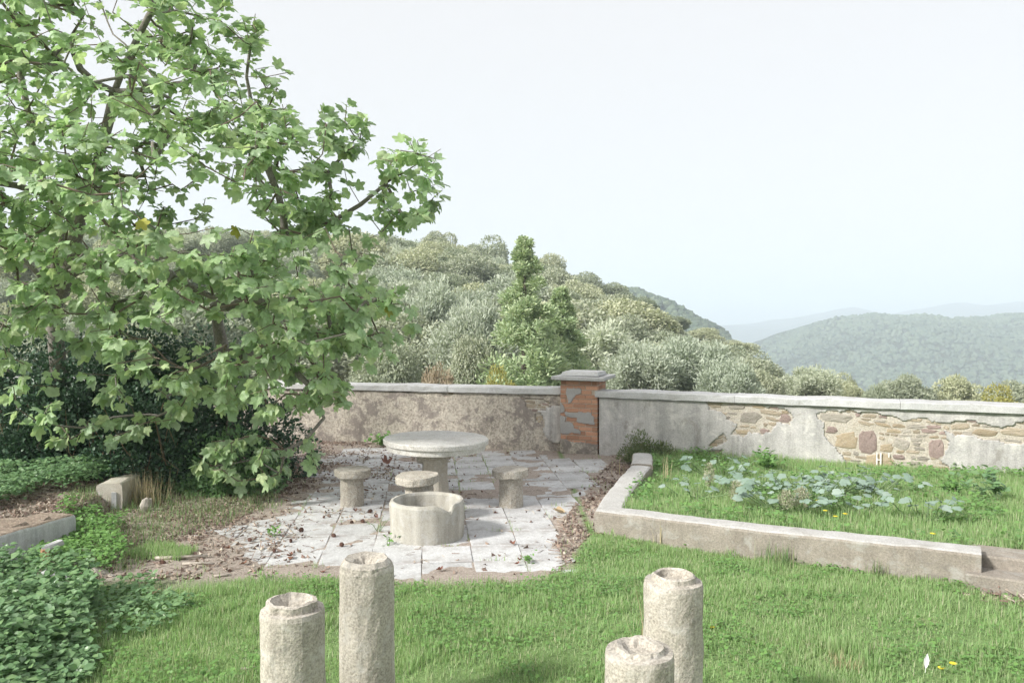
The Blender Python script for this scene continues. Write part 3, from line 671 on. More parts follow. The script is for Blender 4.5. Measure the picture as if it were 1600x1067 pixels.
# ================================================================== TABLE, STOOLS, BASIN
tb = thing('stone_table', 'round stone pedestal table in the middle of the patio', 'table', (-.88, 9.12, 0), .12)
V, q = lathe(rings([(0, .652), (.52, .652), (.562, .662), (.572, .722), (.578, .728), (.598, .73), (.602, .775), (.592, .785), (.3, .786), (0, .787)], .03), 72, .007, 4)
obj('tabletop', mesh('tabletop', V, q, M['table'], False), tb, rot=(.008, .012, 0))
V, q = box(.36, .36, .102, .012, .006); obj('capital', mesh('capital', V, q, M['stool']), tb, (0, 0, .552), (0, 0, -.05))
V, q = lathe(rings([(0, -.05), (.17, -.05), (.165, .05), (.15, .2), (.135, .4), (.14, .553), (0, .553)], .05), 28, .01, 9)
obj('pedestal', mesh('pedestal', V, q, M['concrete'], False), tb)
def stool(label, x, y, r, h, tilt=(0, 0), seed=0, leg=.135):
    t = thing('stone_stool', label, 'stool', (x, y, 0), rng.uniform(0, 6), 'stone stools around the table')
    V, q = lathe(rings([(0, h-.085), (r*.9, h-.088), (r*.99, h-.075), (r, h-.02), (r*.97, h), (0, h+.004)], .025), 40, .014, seed)
    obj('seat', mesh('seat', V, q, M['stool'], False), t, rot=(tilt[0], tilt[1], 0))
    V, q = lathe(rings([(0, -.05), (leg*1.02, -.05), (leg, .1), (leg*.97, h-.086), (0, h-.08)], .03), 32, .012, seed+20)
    obj('leg', mesh('leg', V, q, M['stool'], False), t)
stool('stone stool standing left of the table', -1.84, 9.12, .205, .43, (.02, .02), 1)
stool('stone stool standing right of the table', -.01, 9.12, .205, .43, (-.02, .03), 2)
stool('stone stool with broken seat edge just behind the concrete basin', -.985, 8.42, .232, .495, (.0, .045), 3, .15)
stool('stone stool half hidden behind the table pedestal', -1.0, 10.02, .20, .43, (0, 0), 4)
bs = thing('concrete_basin', 'round open concrete basin with a chipped rim on the patio', 'basin', (-.838, 7.83, 0), 0)
def ring_mesh(R0, R1, h, n=96, nz=14, wob=.008, seed=5, notch=None):
    a = np.arange(n)*2*np.pi/n; top = np.full(n, h)+(fbm(np.cos(a)*4+7, np.sin(a)*4+7, seed, 3)-.5)*.012
    if notch is not None:
        a0, wl, wr, dep = notch; da = (a-a0+np.pi) % (2*np.pi)-np.pi
        nt_ = np.where(da < 0, np.clip(1+da/wl, 0, 1)**1.2, np.clip(1-da/wr, 0, 1)); top = top-dep*nt_
    V = []
    for i in range(nz+1):
        f = i/nz; rr = R0*(1-.035*(1-f)**2)+(fbm(np.cos(a)*3+f*2, np.sin(a)*3+9, seed+2, 4)-.5)*2*wob
        if i == nz: rr = rr-.012
        V.append(np.stack([rr*np.cos(a), rr*np.sin(a), -.03+(top+.03-(0 if i < nz else 0))*f-(.010 if i == nz-1 else 0)*0], 1))
    for i in range(nz+1):
        f = 1-i/nz; rr = R1+(fbm(np.cos(a)*3+f*2+30, np.sin(a)*3+9, seed+4, 4)-.5)*2*wob
        if i == 0: rr = rr+.010
        V.append(np.stack([rr*np.cos(a), rr*np.sin(a), .03+(top-.03)*f+(.002 if i == 0 else 0)], 1))
    V.append(np.array([[0, 0, .03]]))
    V = np.concatenate(V); k = np.arange(n); m = 2*nz+2
    q = np.concatenate([np.stack([i*n+k, i*n+(k+1) % n, (i+1)*n+(k+1) % n, (i+1)*n+k], 1) for i in range(m-1)])
    t = np.stack([(m-1)*n+k, (m-1)*n+(k+1) % n, np.full(n, m*n)], 1)
    return V, q, t
V, q, t = ring_mesh(.368, .318, .365, notch=(R_(-46), .42, .10, .07))
obj('basin_shell', mesh('basin_shell', V, [q, t], M['basin'], False), bs)

# ================================================================== FOUR CONCRETE COLUMNS
def column(label, px, py, wpx, r=.142, kind=0, seed=0):
    d = r*2*F/wpx; p = dp(px, py, d)
    t = thing('concrete_column', label, 'column', (p[0], p[1], 0), rng.uniform(0, 6), 'four short concrete columns on the lawn')
    h = p[2]
    V, q = lathe(rings([(0, -.15), (r, -.15), (r*1.0, .3), (r*.985, h-.02), (r*.95, h), (r*.70, h+.004)], .02), 56, .006, seed)
    sh = obj('shaft', mesh('shaft', V, q, M['column'], False), t)
    if kind == 0:   prof, wb = [(r*.74, h-.01), (r*.71, h+.03), (r*.64, h+.036), (r*.56, h+.03), (r*.52, h-.002), (0, h-.006)], .008
    elif kind == 1: prof, wb = [(r*.80, h-.012), (r*.78, h+.035), (r*.66, h+.04), (r*.5, h+.004), (r*.42, h-.014), (0, h-.02)], .013
    elif kind == 2: prof, wb = [(r*.97, h-.02), (r*.95, h+.012), (r*.8, h+.035), (r*.5, h+.02), (r*.3, h-.01), (0, h-.02)], .016
    else:           prof, wb = [(r*.74, h-.004), (r*.66, h+.022), (r*.5, h+.016), (r*.35, h-.006), (0, h-.012)], .014
    V, q = lathe(rings(prof, .012), 44, wb, seed+7)
    obj('socket_rim', mesh('socket_rim', V, q, M['column'], False), sh)
column('short concrete column with a dark hollow top, nearest the left', 457, 950, 101, kind=1, seed=3)
column('tall looking concrete column with jagged broken top before the patio', 573, 882, 86, kind=2, seed=5)
column('concrete column with a clean raised ring on top, behind the other right column', 1052, 907, 93, kind=0, seed=8)
column('nearest concrete column with crumbled hollow top, right of the picture centre', 999, 1016, 112, kind=3, seed=11)
# ================================================================== LEAF TEMPLATES
def lobed_leaf(lobes, seed, n=36, droop=.25, fold=.18, petiole=.28, rmin=.27):
    """palmate leaf in the xy plane, base at origin, tip along +y, unit blade length"""
    r = np.random.default_rng(seed); c = np.array([0, .36])
    a = np.linspace(-np.pi*.93, np.pi*.93, n)          # 0 = +y direction
    rad = np.full(n, .20)
    for la, ll, lw_ in lobes:                          # each lobe a rounded ellipse pointing out of the leaf centre
        ea = ll*.5; cc = ll-ea; eb = lw_*.42; dx, dy = np.sin(a-la), np.cos(a-la)
        A = dx**2/eb**2+dy**2/ea**2; B = -2*dy*cc/ea**2; C_ = cc**2/ea**2-1; D = B*B-4*A*C_
        rad = np.where(D > 0, np.maximum(rad, (-B+np.sqrt(np.maximum(D, 0)))/(2*A)), rad)
    rad = np.maximum(rad, rmin)*r.uniform(.95, 1.04, n)
    out = np.stack([c[0]+rad*np.sin(a), c[1]+rad*np.cos(a)], 1)
    base = np.array([[0.0, .05]])
    ringo = np.vstack([out, base]); m = len(ringo); mid = c+(ringo-c)*.52
    V2 = np.vstack([[c], mid, ringo]); x, y = V2[:, 0], V2[:, 1]
    rr = np.hypot(x, y-.36)
    z = fold*np.abs(x)*.9-droop*(rr**2)*1.1+.03*np.sin(x*14+seed)+r.normal(0, .008, len(x))
    V = np.stack([x, y, z], 1); k = np.arange(m)
    t = np.stack([np.zeros(m, int), 1+(k+1) % m, 1+k], 1); q = np.stack([1+k, 1+(k+1) % m, 1+m+(k+1) % m, 1+m+k], 1)
    if petiole:
        b = len(V); V = np.vstack([V, [(-.012, .06, -.01), (.012, .06, -.01), (.009, -petiole, .03), (-.009, -petiole, .03)]]); q = np.vstack([q, [(b, b+1, b+2, b+3)]])
    return V, t, q
FIGL = [lobed_leaf([(0, .64, .44), (1.08, .56, .42), (-1.08, .56, .42), (2.15, .44, .45), (-2.15, .44, .45)], 1, droop=.35),
        lobed_leaf([(0, .66, .38), (1.0, .58, .36), (-1.0, .58, .36), (2.05, .45, .40), (-2.05, .45, .40)], 2, droop=.55, fold=.28),
        lobed_leaf([(0, .62, .42), (1.15, .50, .45), (-1.15, .50, .45), (2.2, .38, .4), (-2.2, .38, .4)], 3, droop=.25, fold=.1),
        lobed_leaf([(0, .66, .42), (1.05, .54, .40), (-1.05, .56, .40), (2.1, .4, .45), (-2.1, .4, .45)], 4, droop=.7, fold=.35),
        lobed_leaf([(0, .62, .62), (1.0, .50, .60), (-1.0, .50, .60)], 5, droop=.45, fold=.22, rmin=.38), lobed_leaf([(0, .68, .34), (.9, .50, .34), (-.9, .50, .34), (1.9, .40, .4), (-1.9, .40, .4)], 6, droop=-.2, fold=.5)]
def oval_leaf(w=.32, fold=.12, droop=.15):
    V = np.array([(0, 0, 0), (-w*.8, .3, fold*w), (0, .33, 0), (w*.8, .3, fold*w), (-w, .6, fold*w-droop*.3), (0, .65, -droop*.3), (w, .6, fold*w-droop*.3), (0, 1, -droop)])
    return V, np.array([(0, 2, 1), (0, 3, 2), (4, 5, 7), (5, 6, 7)]), np.array([(1, 2, 5, 4), (2, 3, 6, 5)])
OV = oval_leaf(); OVN = oval_leaf(.13, .1, .1)
QUAD = (np.array([(-.5, 0, 0), (.5, 0, 0), (.42, 1, .06), (-.42, 1, -.06)]), np.array([(0, 1, 2, 3)]))
def blade_t(): return np.array([(-.5, 0, 0), (.5, 0, 0), (-.36, .5, .05), (.36, .5, .05), (0, 1, .24)]), np.array([(0, 1, 3, 2)]), np.array([(2, 3, 4)])

# ================================================================== FIG TREE
def build_tree(name, label, cat, limbs, clusters, leafs, mats, rmax=.10, rtw=.0042, expo=.46, thresh=.022, lsize=(.085, .175), nobj=300, per=(4, 9)):
    root = limbs[0][0]
    pos = []; par = []
    def add(p, pa): pos.append(np.array(p, float)); par.append(pa); return len(pos)-1
    for L in limbs:
        L = [np.array(p, float) for p in L]
        if not pos or np.min(np.linalg.norm(np.array(pos)-L[0], axis=1)) > .5: cur = add(L[0], -1)
        else: cur = int(np.argmin(np.linalg.norm(np.array(pos)-L[0], axis=1)))
        for a, b in zip(L[:-1], L[1:]):
            n = max(1, int(np.linalg.norm(b-a)/.22))
            for i in range(1, n+1): cur = add(a+(b-a)*i/n+rng.normal(0, .018, 3), cur)
    nl = len(pos)
    d = np.array([np.min(np.linalg.norm(np.array(pos)-c, axis=1)) for c in clusters]); tips = []
    PP = np.zeros((40000, 3)); PP[:len(pos)] = pos
    for ci in np.argsort(d):
        c = clusters[ci]; n = len(pos); dv = np.linalg.norm(PP[:n]-c, axis=1); pen = dv+.35*np.maximum(0, PP[:n, 2]-c[2])
        j = int(np.argmin(pen)); a = PP[j].copy(); L = dv[j]; k = max(1, int(L/.20)); cur = j
        bend = np.array([0, 0, -.10*L])+rng.normal(0, .06*L, 3)
        for i in range(1, k+1):
            t = i/k; p = a+(c-a)*t+bend*4*t*(1-t)+rng.normal(0, .012, 3)*(i < k); cur = add(p, cur); PP[len(pos)-1] = p
        tips.append((cur, a))
    n = len(pos); P = PP[:n]; par = np.array(par); cnt = np.zeros(n)
    for t_, _ in tips: cnt[t_] += 1
    for i in range(n-1, -1, -1):
        if par[i] >= 0: cnt[par[i]] += cnt[i]
    rad = np.minimum(rtw*np.maximum(cnt, .6)**expo, rmax)
    kids = [[] for _ in range(n)]
    for i in range(n):
        if par[i] >= 0: kids[par[i]].append(i)
    tr, tw = MB(), MB()
    for i in range(n):
        starts = [i] if par[i] < 0 else []
        if kids[i]:
            mk_ = max(kids[i], key=lambda k: cnt[k]); starts += [k for k in kids[i] if k != mk_ ]
        for s0 in starts:
            ch = [] if par[s0] < 0 else [par[s0]]; cur = s0
            while True:
                ch.append(cur)
                if not kids[cur]: break
                cur = max(kids[cur], key=lambda k: cnt[k])
            if len(ch) < 2: continue
            rr = rad[ch].copy(); 
            if par[s0] >= 0: rr[0] = rr[1]
            big = rr.max() > thresh
            (tr if big else tw).add(*tube(P[ch], rr, 9 if big else 4, False)[:2])
    T = thing(name, label, cat, (float(root[0]), float(root[1]), 0)); off = np.array([root[0], root[1], 0])
    for b, nm, sm in ((tr, 'trunk', True), (tw, 'twigs', False)):
        if b.n:
            b.V = [v-off for v in b.V]; o = obj(nm, b.mesh(nm, M['bark'] if nm == 'trunk' else M['twig'], sm), T)
            if nm == 'twigs': o['kind'] = 'stuff'
    # leaves
    LP, LA, LN, LS, LV = [], [], [], [], []
    for t_, a in tips:
        c = P[t_]; tw_ = c-P[par[t_]]; tw_ /= np.linalg.norm(tw_)+1e-9
        k = rng.integers(*per); ph = rng.uniform(0, 6.28)
        for i in range(k):
            ang = ph+i*2.4; side = np.array([math.cos(ang), math.sin(ang), 0])
            out = c-np.array([-4.0, 10.0, 3.2]); out /= np.linalg.norm(out)+1e-6; ax = side*.9+tw_*.5+out*.3+np.array([0, 0, rng.uniform(-1.3, .15)]); ax /= np.linalg.norm(ax)
            up = np.array([0, 0, .75])+side*.4+out*rng.uniform(.1, 1.1)+rng.normal(0, .42, 3)
            s_ = rng.uniform(*lsize)*(1 if rng.random() > .15 else .6)
            LP.append(c-tw_*rng.uniform(0, .16)+ax*s_*.28); LA.append(ax); LN.append(up); LS.append(s_); LV.append(rng.integers(len(leafs)))
    LP, LA, LN, LS, LV = map(np.array, (LP, LA, LN, LS, LV)); Rm = frames(LA, LN)
    x, y, f = proj(LP+LA*LS[:, None]*.4); face = np.abs(np.einsum('ij,ij->i', Rm[:, :, 2], (LP-[0, 0, EYE])/np.linalg.norm(LP-[0, 0, EYE], axis=1)[:, None]))
    ok = (x > -10) & (x < 1600) & (y > -10) & (y < 1067)
    cell = {}
    for i in np.argsort(f):
        if not ok[i]: continue
        kx = (int(x[i]//22), int(y[i]//22))
        if kx not in cell: cell[kx] = i
    cand = sorted(cell.values(), key=lambda i: -(LS[i]/f[i])*(.35+face[i]))[:nobj]
    sel = np.zeros(len(LP), bool); sel[cand] = True
    lm = [mesh('leaf', V, [t, q], mats[1], True) for V, t, q in leafs]; lmy = mesh('leaf', leafs[0][0], [leafs[0][1], leafs[0][2]], M['figyellow'], True)
    for ii, i in enumerate(cand):
        m4 = Matrix(Rm[i].tolist()).to_4x4(); m4.translation = LP[i]-off
        yel = x[i] > 600 and 400 < y[i] < 490 and not any(True for _ in ()) and ii % 7 == 0
        o = obj('leaf', lmy if (yel or ii % 97 == 50) else lm[LV[i]], T); o.matrix_basis = m4 @ Matrix.Scale(float(LS[i]), 4)
    b = MB()
    for v in range(len(leafs)):
        s_ = (LV == v) & ~sel; V, t, q = leafs[v]
        if not s_.any(): continue
        VV, FF = scatter(V, [t, q], LP[s_]-off, Rm[s_], LS[s_]); b.add(VV, *FF)
    o = obj('foliage', b.mesh('foliage', mats[0], True), T); o['kind'] = 'stuff'
    print(name, 'leaves', len(LP), 'nodes', n)
    return T
L = lambda *pts: [dp(*p) for p in pts]
limbs = [L((75, 742, 10.7), (95, 620, 10.5), (88, 500, 10.2), (80, 440, 10.1), (98, 360, 10.0), (62, 265, 9.8), (40, 150, 9.6), (20, 20, 9.4), (0, -120, 9.3)),
         L((88, 500, 10.2), (112, 400, 10.0), (132, 318, 9.8), (152, 262, 9.6), (178, 150, 9.4), (216, 62, 9.2), (256, 0, 9.0), (290, -80, 8.9)),
         L((372, 712, 10.6), (362, 640, 10.4), (346, 545, 10.1), (336, 480, 9.9), (388, 425, 9.6), (450, 372, 9.4), (520, 340, 9.2), (562, 318, 9.1), (608, 288, 9.0), (650, 258, 8.9), (688, 240, 8.9)),
         L((80, 440, 10.1), (140, 420, 9.7), (205, 410, 9.4), (245, 412, 9.2), (276, 432, 9.0), (330, 470, 8.7)),
         L((132, 318, 9.8), (30, 292, 9.4), (-60, 270, 9.2)), L((132, 318, 9.8), (170, 283, 9.5), (206, 285, 9.2), (260, 300, 8.9)),
         L((346, 545, 10.1), (430, 560, 9.8), (480, 600, 9.5), (505, 655, 9.3)), L((450, 372, 9.4), (432, 300, 9.3), (405, 210, 9.2), (385, 120, 9.1)),
         L((178, 150, 9.4), (240, 140, 9.0), (330, 110, 8.7)), L((80, 440, 10.1), (-60, 330, 9.8), (-220, 200, 9.6)), L((608, 288, 9.0), (620, 330, 8.9), (640, 345, 8.8)),
         L((178, 150, 9.4), (125, 110, 9.0), (110, 65, 8.8)), L((336, 480, 9.9), (420, 470, 9.2), (520, 470, 8.8), (590, 470, 8.7))]
ell = [((160, 120), 9.3, 235, 190, 1.9, 95), ((330, 120), 9.2, 125, 125, 1.2, 38), ((330, 300), 9.0, 200, 165, 1.9, 100), ((470, 260), 9.0, 95, 100, 1.0, 34), ((500, 430), 9.1, 125, 120, 1.3, 52), ((560, 480), 9.0, 80, 75, .8, 18),
       ((645, 290), 8.9, 58, 72, .55, 20), ((90, 380), 9.2, 190, 170, 1.6, 66), ((330, 500), 9.0, 170, 110, 1.2, 58), ((430, 590), 9.3, 90, 70, .8, 22), ((180, 610), 9.3, 150, 90, .6, 22), ((390, 715), 9.4, 80, 42, .5, 15), ((490, 700), 9.3, 20, 20, .2, 2),
       ((-190, 250), 9.6, 200, 330, 2.2, 60), ((120, -150), 9.5, 330, 130, 2.2, 60), ((545, 205), 9.0, 35, 40, .4, 7), ((20, 560), 9.0, 40, 50, .5, 5), ((50, 40), 9.0, 110, 90, 1.0, 26), ((25, 210), 8.9, 120, 190, 1.2, 72), ((40, 420), 8.9, 110, 110, 1.0, 38), ((330, 60), 9.0, 90, 60, .8, 14), ((585, 500), 9.0, 65, 70, .6, 12), ((520, 580), 9.1, 50, 55, .6, 9)]
cl = []
for (cx, cy), d, rx, ry, rd, n in ell:
    n = int(n*2.15); c = dp(cx, cy, d); k = d/F; u = unit(n); rr = rng.uniform(.45, 1, n)**.6
    u[:, 1] -= .25; p = c+u*rr[:, None]*np.array([rx*k, rd, ry*k]); cl.append(p)
cl = np.concatenate(cl); cl = cl[cl[:, 2] > .25]
build_tree('fig_tree', 'large spreading fig tree with lobed green leaves filling the left side', 'tree', limbs, cl, FIGL, (M['fig'], M['figobj']))

# ================================================================== LEAFY SHRUBS, STEMS
def shrub(name, label, cat, c, rx, ry, rz, n, tmpl, size, mat, stems=20, stemmat='twig', group=None, upb=.4, kind=None, shell=.35, lobes=12, seed=0):
    """shrub rooted at c (x,y,zbase) made of leafy lobes on stems"""
    r = np.random.default_rng(1000+seed)
    T = thing(name, label, cat, tuple(c), 0, group)
    lc = unit(lobes, r)*r.uniform(.35, .75, (lobes, 1)); lc[:, 2] = np.abs(lc[:, 2])*1.0; lr = r.uniform(.28, .48, lobes)
    li = r.integers(0, lobes, n); u = unit(n, r); rr = r.uniform(shell, 1, n)**.5
    p = lc[li]+u*(lr[li]*rr)[:, None]; p = p*np.array([rx, ry, rz])*np.array([1, 1, .78]); p[:, 2] = np.abs(p[:, 2])+.02
    ax = u+r.normal(0, .6, (n, 3))+np.array([0, 0, upb]); nr = u*.6+np.array([0, 0, .7])+r.normal(0, .4, (n, 3))
    V, FF = scatter(tmpl[0], list(tmpl[1:]), p, frames(ax, nr), size*r.uniform(.6, 1.25, n))
    o = obj('foliage', mesh('foliage', V, FF, M[mat], False), T); o['kind'] = 'stuff'
    b = MB()
    for i in range(stems):
        e = lc[r.integers(lobes)]*np.array([rx, ry, rz*.78])*.9; s0 = np.array([r.normal(0, rx*.15), r.normal(0, ry*.15), -.05])
        m = (s0+e)/2+r.normal(0, .06*rz, 3); b.add(*tube(np.array([s0, m, e]), [.011*rz**.5, .008*rz**.5, .003], 4, False)[:2])
    o = obj('stems', b.mesh('stems', M[stemmat]), T); o['kind'] = 'stuff'
    return T
def gz(p): return float(ground_z(np.array([p[0]]), np.array([p[1]]))[0])
def at(px, d, dz=0):
    p = dp(px, 600, d); return (p[0], d, gz(p)+dz)
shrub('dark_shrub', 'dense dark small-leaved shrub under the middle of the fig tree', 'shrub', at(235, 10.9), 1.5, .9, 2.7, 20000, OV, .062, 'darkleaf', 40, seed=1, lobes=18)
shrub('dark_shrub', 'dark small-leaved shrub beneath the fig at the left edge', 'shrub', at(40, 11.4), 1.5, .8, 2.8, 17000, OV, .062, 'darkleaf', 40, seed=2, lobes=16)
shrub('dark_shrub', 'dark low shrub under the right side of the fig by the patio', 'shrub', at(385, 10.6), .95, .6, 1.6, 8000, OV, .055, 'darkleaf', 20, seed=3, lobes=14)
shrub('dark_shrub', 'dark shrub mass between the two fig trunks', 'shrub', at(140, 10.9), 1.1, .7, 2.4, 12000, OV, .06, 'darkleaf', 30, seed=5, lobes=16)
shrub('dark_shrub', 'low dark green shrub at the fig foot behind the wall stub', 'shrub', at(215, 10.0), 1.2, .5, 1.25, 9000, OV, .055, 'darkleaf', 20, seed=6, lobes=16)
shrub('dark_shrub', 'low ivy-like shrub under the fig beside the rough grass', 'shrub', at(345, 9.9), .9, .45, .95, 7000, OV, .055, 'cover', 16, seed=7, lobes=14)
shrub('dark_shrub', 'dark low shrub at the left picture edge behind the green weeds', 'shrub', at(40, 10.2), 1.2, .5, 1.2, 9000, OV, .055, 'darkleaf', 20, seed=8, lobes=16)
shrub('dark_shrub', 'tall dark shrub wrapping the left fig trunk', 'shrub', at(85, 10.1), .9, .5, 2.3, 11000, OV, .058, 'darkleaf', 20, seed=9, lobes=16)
# dry cane thicket under the fig: thin leaning stems
def stems(name, label, cat, c, rx, ry, h, n, mat, rad=.006, lean=.35, group=None, seed=0):
    r = np.random.default_rng(seed); T = thing(name, label, cat, c, 0, group); b = MB()
    for i in range(n):
        s0 = np.array([r.uniform(-rx, rx), r.uniform(-ry, ry), -.03]); hh = h*r.uniform(.45, 1); e = s0+np.array([r.normal(0, lean), r.normal(0, lean), 1])*hh
        m = (s0+e)/2+r.normal(0, .06, 3); b.add(*tube(np.array([s0, m, e]), [rad, rad*.8, rad*.4], 4, False)[:2])
    o = obj('canes', b.mesh('canes', M[mat]), T); o['kind'] = 'stuff'; return T
stems('dry_canes', 'thicket of dry brown canes under the fig tree at the left', 'dead stems', at(130, 10.3), 1.4, .5, 1.0, 120, 'drystem', .0065, .3, seed=3)
stems('dry_canes', 'sparse dry twigs beside the dark shrub at the patio corner', 'dead stems', at(300, 10.0), .9, .4, .6, 40, 'drystem', .005, .5, seed=4)

# ================================================================== GRASS
def grass(name, x0, x1, y0, y1, n, dens, h, wd, mat, kind='stuff', seed=0, lean=.45, hfun=None):
    r = np.random.default_rng(seed); x = r.uniform(x0, x1, n); y = r.uniform(y0, y1, n)
    keep = r.random(n) < dens(x, y); x, y = x[keep], y[keep]; n = len(x)
    z = ground_z(x, y)-.006; T, q, t = blade_t()
    hh = r.uniform(*h, n)*(.55+.9*fbm(x*2.6, y*2.6, seed+5, 3))
    if hfun is not None: hh = hh*hfun(x, y)
    a = r.uniform(0, 6.28, n); ln = np.abs(r.normal(0, lean, n)); ax = np.stack([np.cos(a)*ln, np.sin(a)*ln, np.ones(n)], 1); nr = np.stack([np.cos(a), np.sin(a), -ln], 1)*-1.0
    S = np.stack([np.full(n, wd)*r.uniform(.7, 1.3, n), hh, hh], 1)
    V, FF = scatter(T, [q, t], np.stack([x, y, z], 1), frames(ax, nr), S)
    o = obj(name, mesh(name, V, FF, M[mat], False)); print(name, n)
    return tag(o, kind=kind)
colxy = [(o.location.x, o.location.y) for o in C.objects if o.name.startswith('concrete_column')]
def lawn_d(x, y):
    g = lawn(x, y)*(.28+.75*sstep((fbm(x*1.6, y*1.6, 44, 4)-.34)/.22))
    for cx, cy in colxy: g = np.where((x-cx)**2+(y-cy)**2 < .14**2, 0, g)
    sd_ = (x-BC1[0])*dfr[0]+(y-BC1[1])*dfr[1]; sn_ = (x-BC1[0])*nin[0]+(y-BC1[1])*nin[1]
    g = np.where((sd_ > .0) & (sn_ > -.22) & (sn_ < .75), 0, g)
    return np.clip(g, 0, 1)*np.where(x < -2.6+.25*(y-5), .55, 1)
o = grass('lawn_grass', -3.9, 4.6, 3.9, 8.3, 300000, lawn_d, (.022, .075), .0065, 'grass', seed=1, lean=.7, hfun=lambda x, y: .8+.6*sstep((fbm(x*5, y*5, 91, 3)-.56)/.14))
tag(o, 'short green lawn grass in the foreground', 'grass')
bd = lambda x, y: in_bed(x-.17, y-.15)*~(((x-BC1[0])*dfr[0]+(y-BC1[1])*dfr[1] > 0) & ((x-BC1[0])*nin[0]+(y-BC1[1])*nin[1] < .5))*(y < ywall(x)-.04)*np.clip(.25+1.3*sstep((fbm(x*1.2, y*1.2, 46, 4)-.25)/.3), 0, 1)
o = grass('bed_grass', .9, 8.0, 6.0, 12.6, 120000, bd, (.04, .12), .0075, 'grass', seed=2, hfun=lambda x, y: .85+.15*sstep((y-ywall(x)+.9)/.6))
tag(o, 'lush grass growing in the raised bed by the wall', 'grass')
# sparse green at the slab joints and along patio edges
def edge_d(x, y):
    pj = inpoly(x, y, PATIO); u = ((x-O[0])*pc+(y-O[1])*psn)/CW; v = (-(x-O[0])*psn+(y-O[1])*pc)/CD
    j = (np.abs(u-np.round(u)) < .03) | (np.abs(v-np.round(v)) < .03)
    return np.where(pj, j*.9*(fbm(x*1.7, y*1.7, 71, 2) > .58), .10*(fbm(x*2, y*2, 72, 3) > .48))*(lawn(x, y) < .3)*(~in_bed(x, y))*(y < ywall(x))*(x > -4.3)
o = grass('joint_grass', -4.6, 1.8, 6.2, 13.3, 60000, edge_d, (.03, .07), .006, 'grass', seed=3); tag(o, 'sparse grass sprouting between the patio slabs', 'grass')
ROUGH = np.array([gp(*p)[:2] for p in ((95, 900), (190, 900), (300, 832), (420, 800), (440, 768), (300, 752), (180, 770), (110, 800))])
def rough_d(x, y): return inpoly(x+(fbm(x*3, y*3, 8)-.5)*.4, y+(fbm(x*3, y*3, 9)-.5)*.5, ROUGH)*1.0
o = grass('rough_grass', -5.5, -2.2, 6.6, 10.8, 13000, rough_d, (.04, .13), .0065, 'tallgrass', seed=4, lean=.8); tag(o, 'long rough grass below the fig tree left of the patio', 'grass')
EDGE2 = np.array([gp(*p)[:2] for p in ((190, 872), (280, 880), (310, 862), (240, 850))])
o = grass('grass_patch', -4, -2, 6.2, 8, 30000, lambda x, y: inpoly(x, y, EDGE2)*.9, (.05, .1), .006, 'grass', seed=5); tag(o, 'small green grass patch in the litter at the left of the patio', 'grass')
# dry straw tufts
def tuft(label, px, py, h, n, mat='strawgrass', spread=.05, lean=.35, seed=0, name='dry_grass_tuft', wd=.006, z=None):
    r = np.random.default_rng(seed+300); p = gp(px, py, z or 0.0); p[2] = gz(p)
    T, q, t = blade_t(); a = r.uniform(0, 6.28, n); ln = np.abs(r.normal(0, lean, n)); ax = np.stack([np.cos(a)*ln, np.sin(a)*ln, np.ones(n)], 1); nr = -np.stack([np.cos(a), np.sin(a), -ln], 1)
    P = np.stack([r.normal(0, spread, n), r.normal(0, spread, n), np.full(n, -.01)], 1); hh = h*r.uniform(.5, 1.1, n)
    V, FF = scatter(T, [q, t], P, frames(ax, nr), np.stack([np.full(n, wd), hh, hh], 1))
    return tag(obj(name, mesh(name, V, FF, M[mat]), loc=p), label, 'grass')
tuft('dry straw tuft on the lawn near the bottom right', 1318, 1052, .10, 60, seed=1, lean=.8)
tuft('grey-green grass clump against the bed wall front', 1215, 882, .22, 150, 'tallgrass', .10, .5, 2, 'grass_clump')
tuft('bluish grass clump against the bed wall near its right end', 1372, 902, .17, 70, 'tallgrass', .05, .5, 3, 'grass_clump')
tuft('pale dry grass beside the wall stub under the fig', 225, 790, .42, 160, 'strawgrass', .11, .55, 4)
tuft('dry grass clump among dead leaves at the bed wall end by the steps', 1540, 905, .2, 130, 'strawgrass', .05, .7, 5)
tuft('single tall pale stalks left of the ringed column', 992, 1062, .62, 7, 'strawgrass', .04, .12, 6, 'grass_stalks', .008)
tuft('pale stalk tuft standing in the left corner of the raised bed', 1040, 748, .36, 9, 'strawgrass', .03, .15, 7, 'grass_stalks', .009, .15)
tuft('thin pale stalks on the bare soil beside the bed wall', 968, 742, .34, 8, 'strawgrass', .05, .25, 8, 'grass_stalks', .008)
tuft('pale stalk leaning against the left corner of the bed wall', 1028, 852, .30, 4, 'strawgrass', .02, .1, 9, 'grass_stalks', .009)

# ================================================================== GROUND COVER at lower left, weeds
def cover(name, label, poly, hfun, n, size, mat, seed, tm=OV):
    r = np.random.default_rng(seed); poly = np.array([gp(*p)[:2] for p in poly]); lo, hi = poly.min(0), poly.max(0)
    x = r.uniform(lo[0], hi[0], n*3); y = r.uniform(lo[1], hi[1], n*3)
    k = inpoly(x+(fbm(x*3, y*3, seed)-.5)*.5, y+(fbm(x*3+9, y*3, seed)-.5)*.5, poly); x, y = x[k][:n], y[k][:n]; n = len(x)
    top = hfun(x, y)*(.35+1.1*fbm(x*2.3, y*2.3, seed+2, 4)); z = ground_z(x, y)+top*np.sqrt(r.uniform(.08, 1, n))
    a = r.uniform(0, 6.28, n); ax = np.stack([np.cos(a), np.sin(a), r.normal(.1, .35, n)], 1); nr = np.stack([np.cos(a)*.3, np.sin(a)*.3-.25, np.ones(n)], 1)+r.normal(0, .25, (n, 3))
    V, FF = scatter(tm[0], list(tm[1:]), np.stack([x, y, z], 1), frames(ax, nr), size*r.uniform(.55, 1.3, n))
    o = obj(name, mesh(name, V, FF, M[mat])); return tag(o, label, 'plants', kind='stuff')
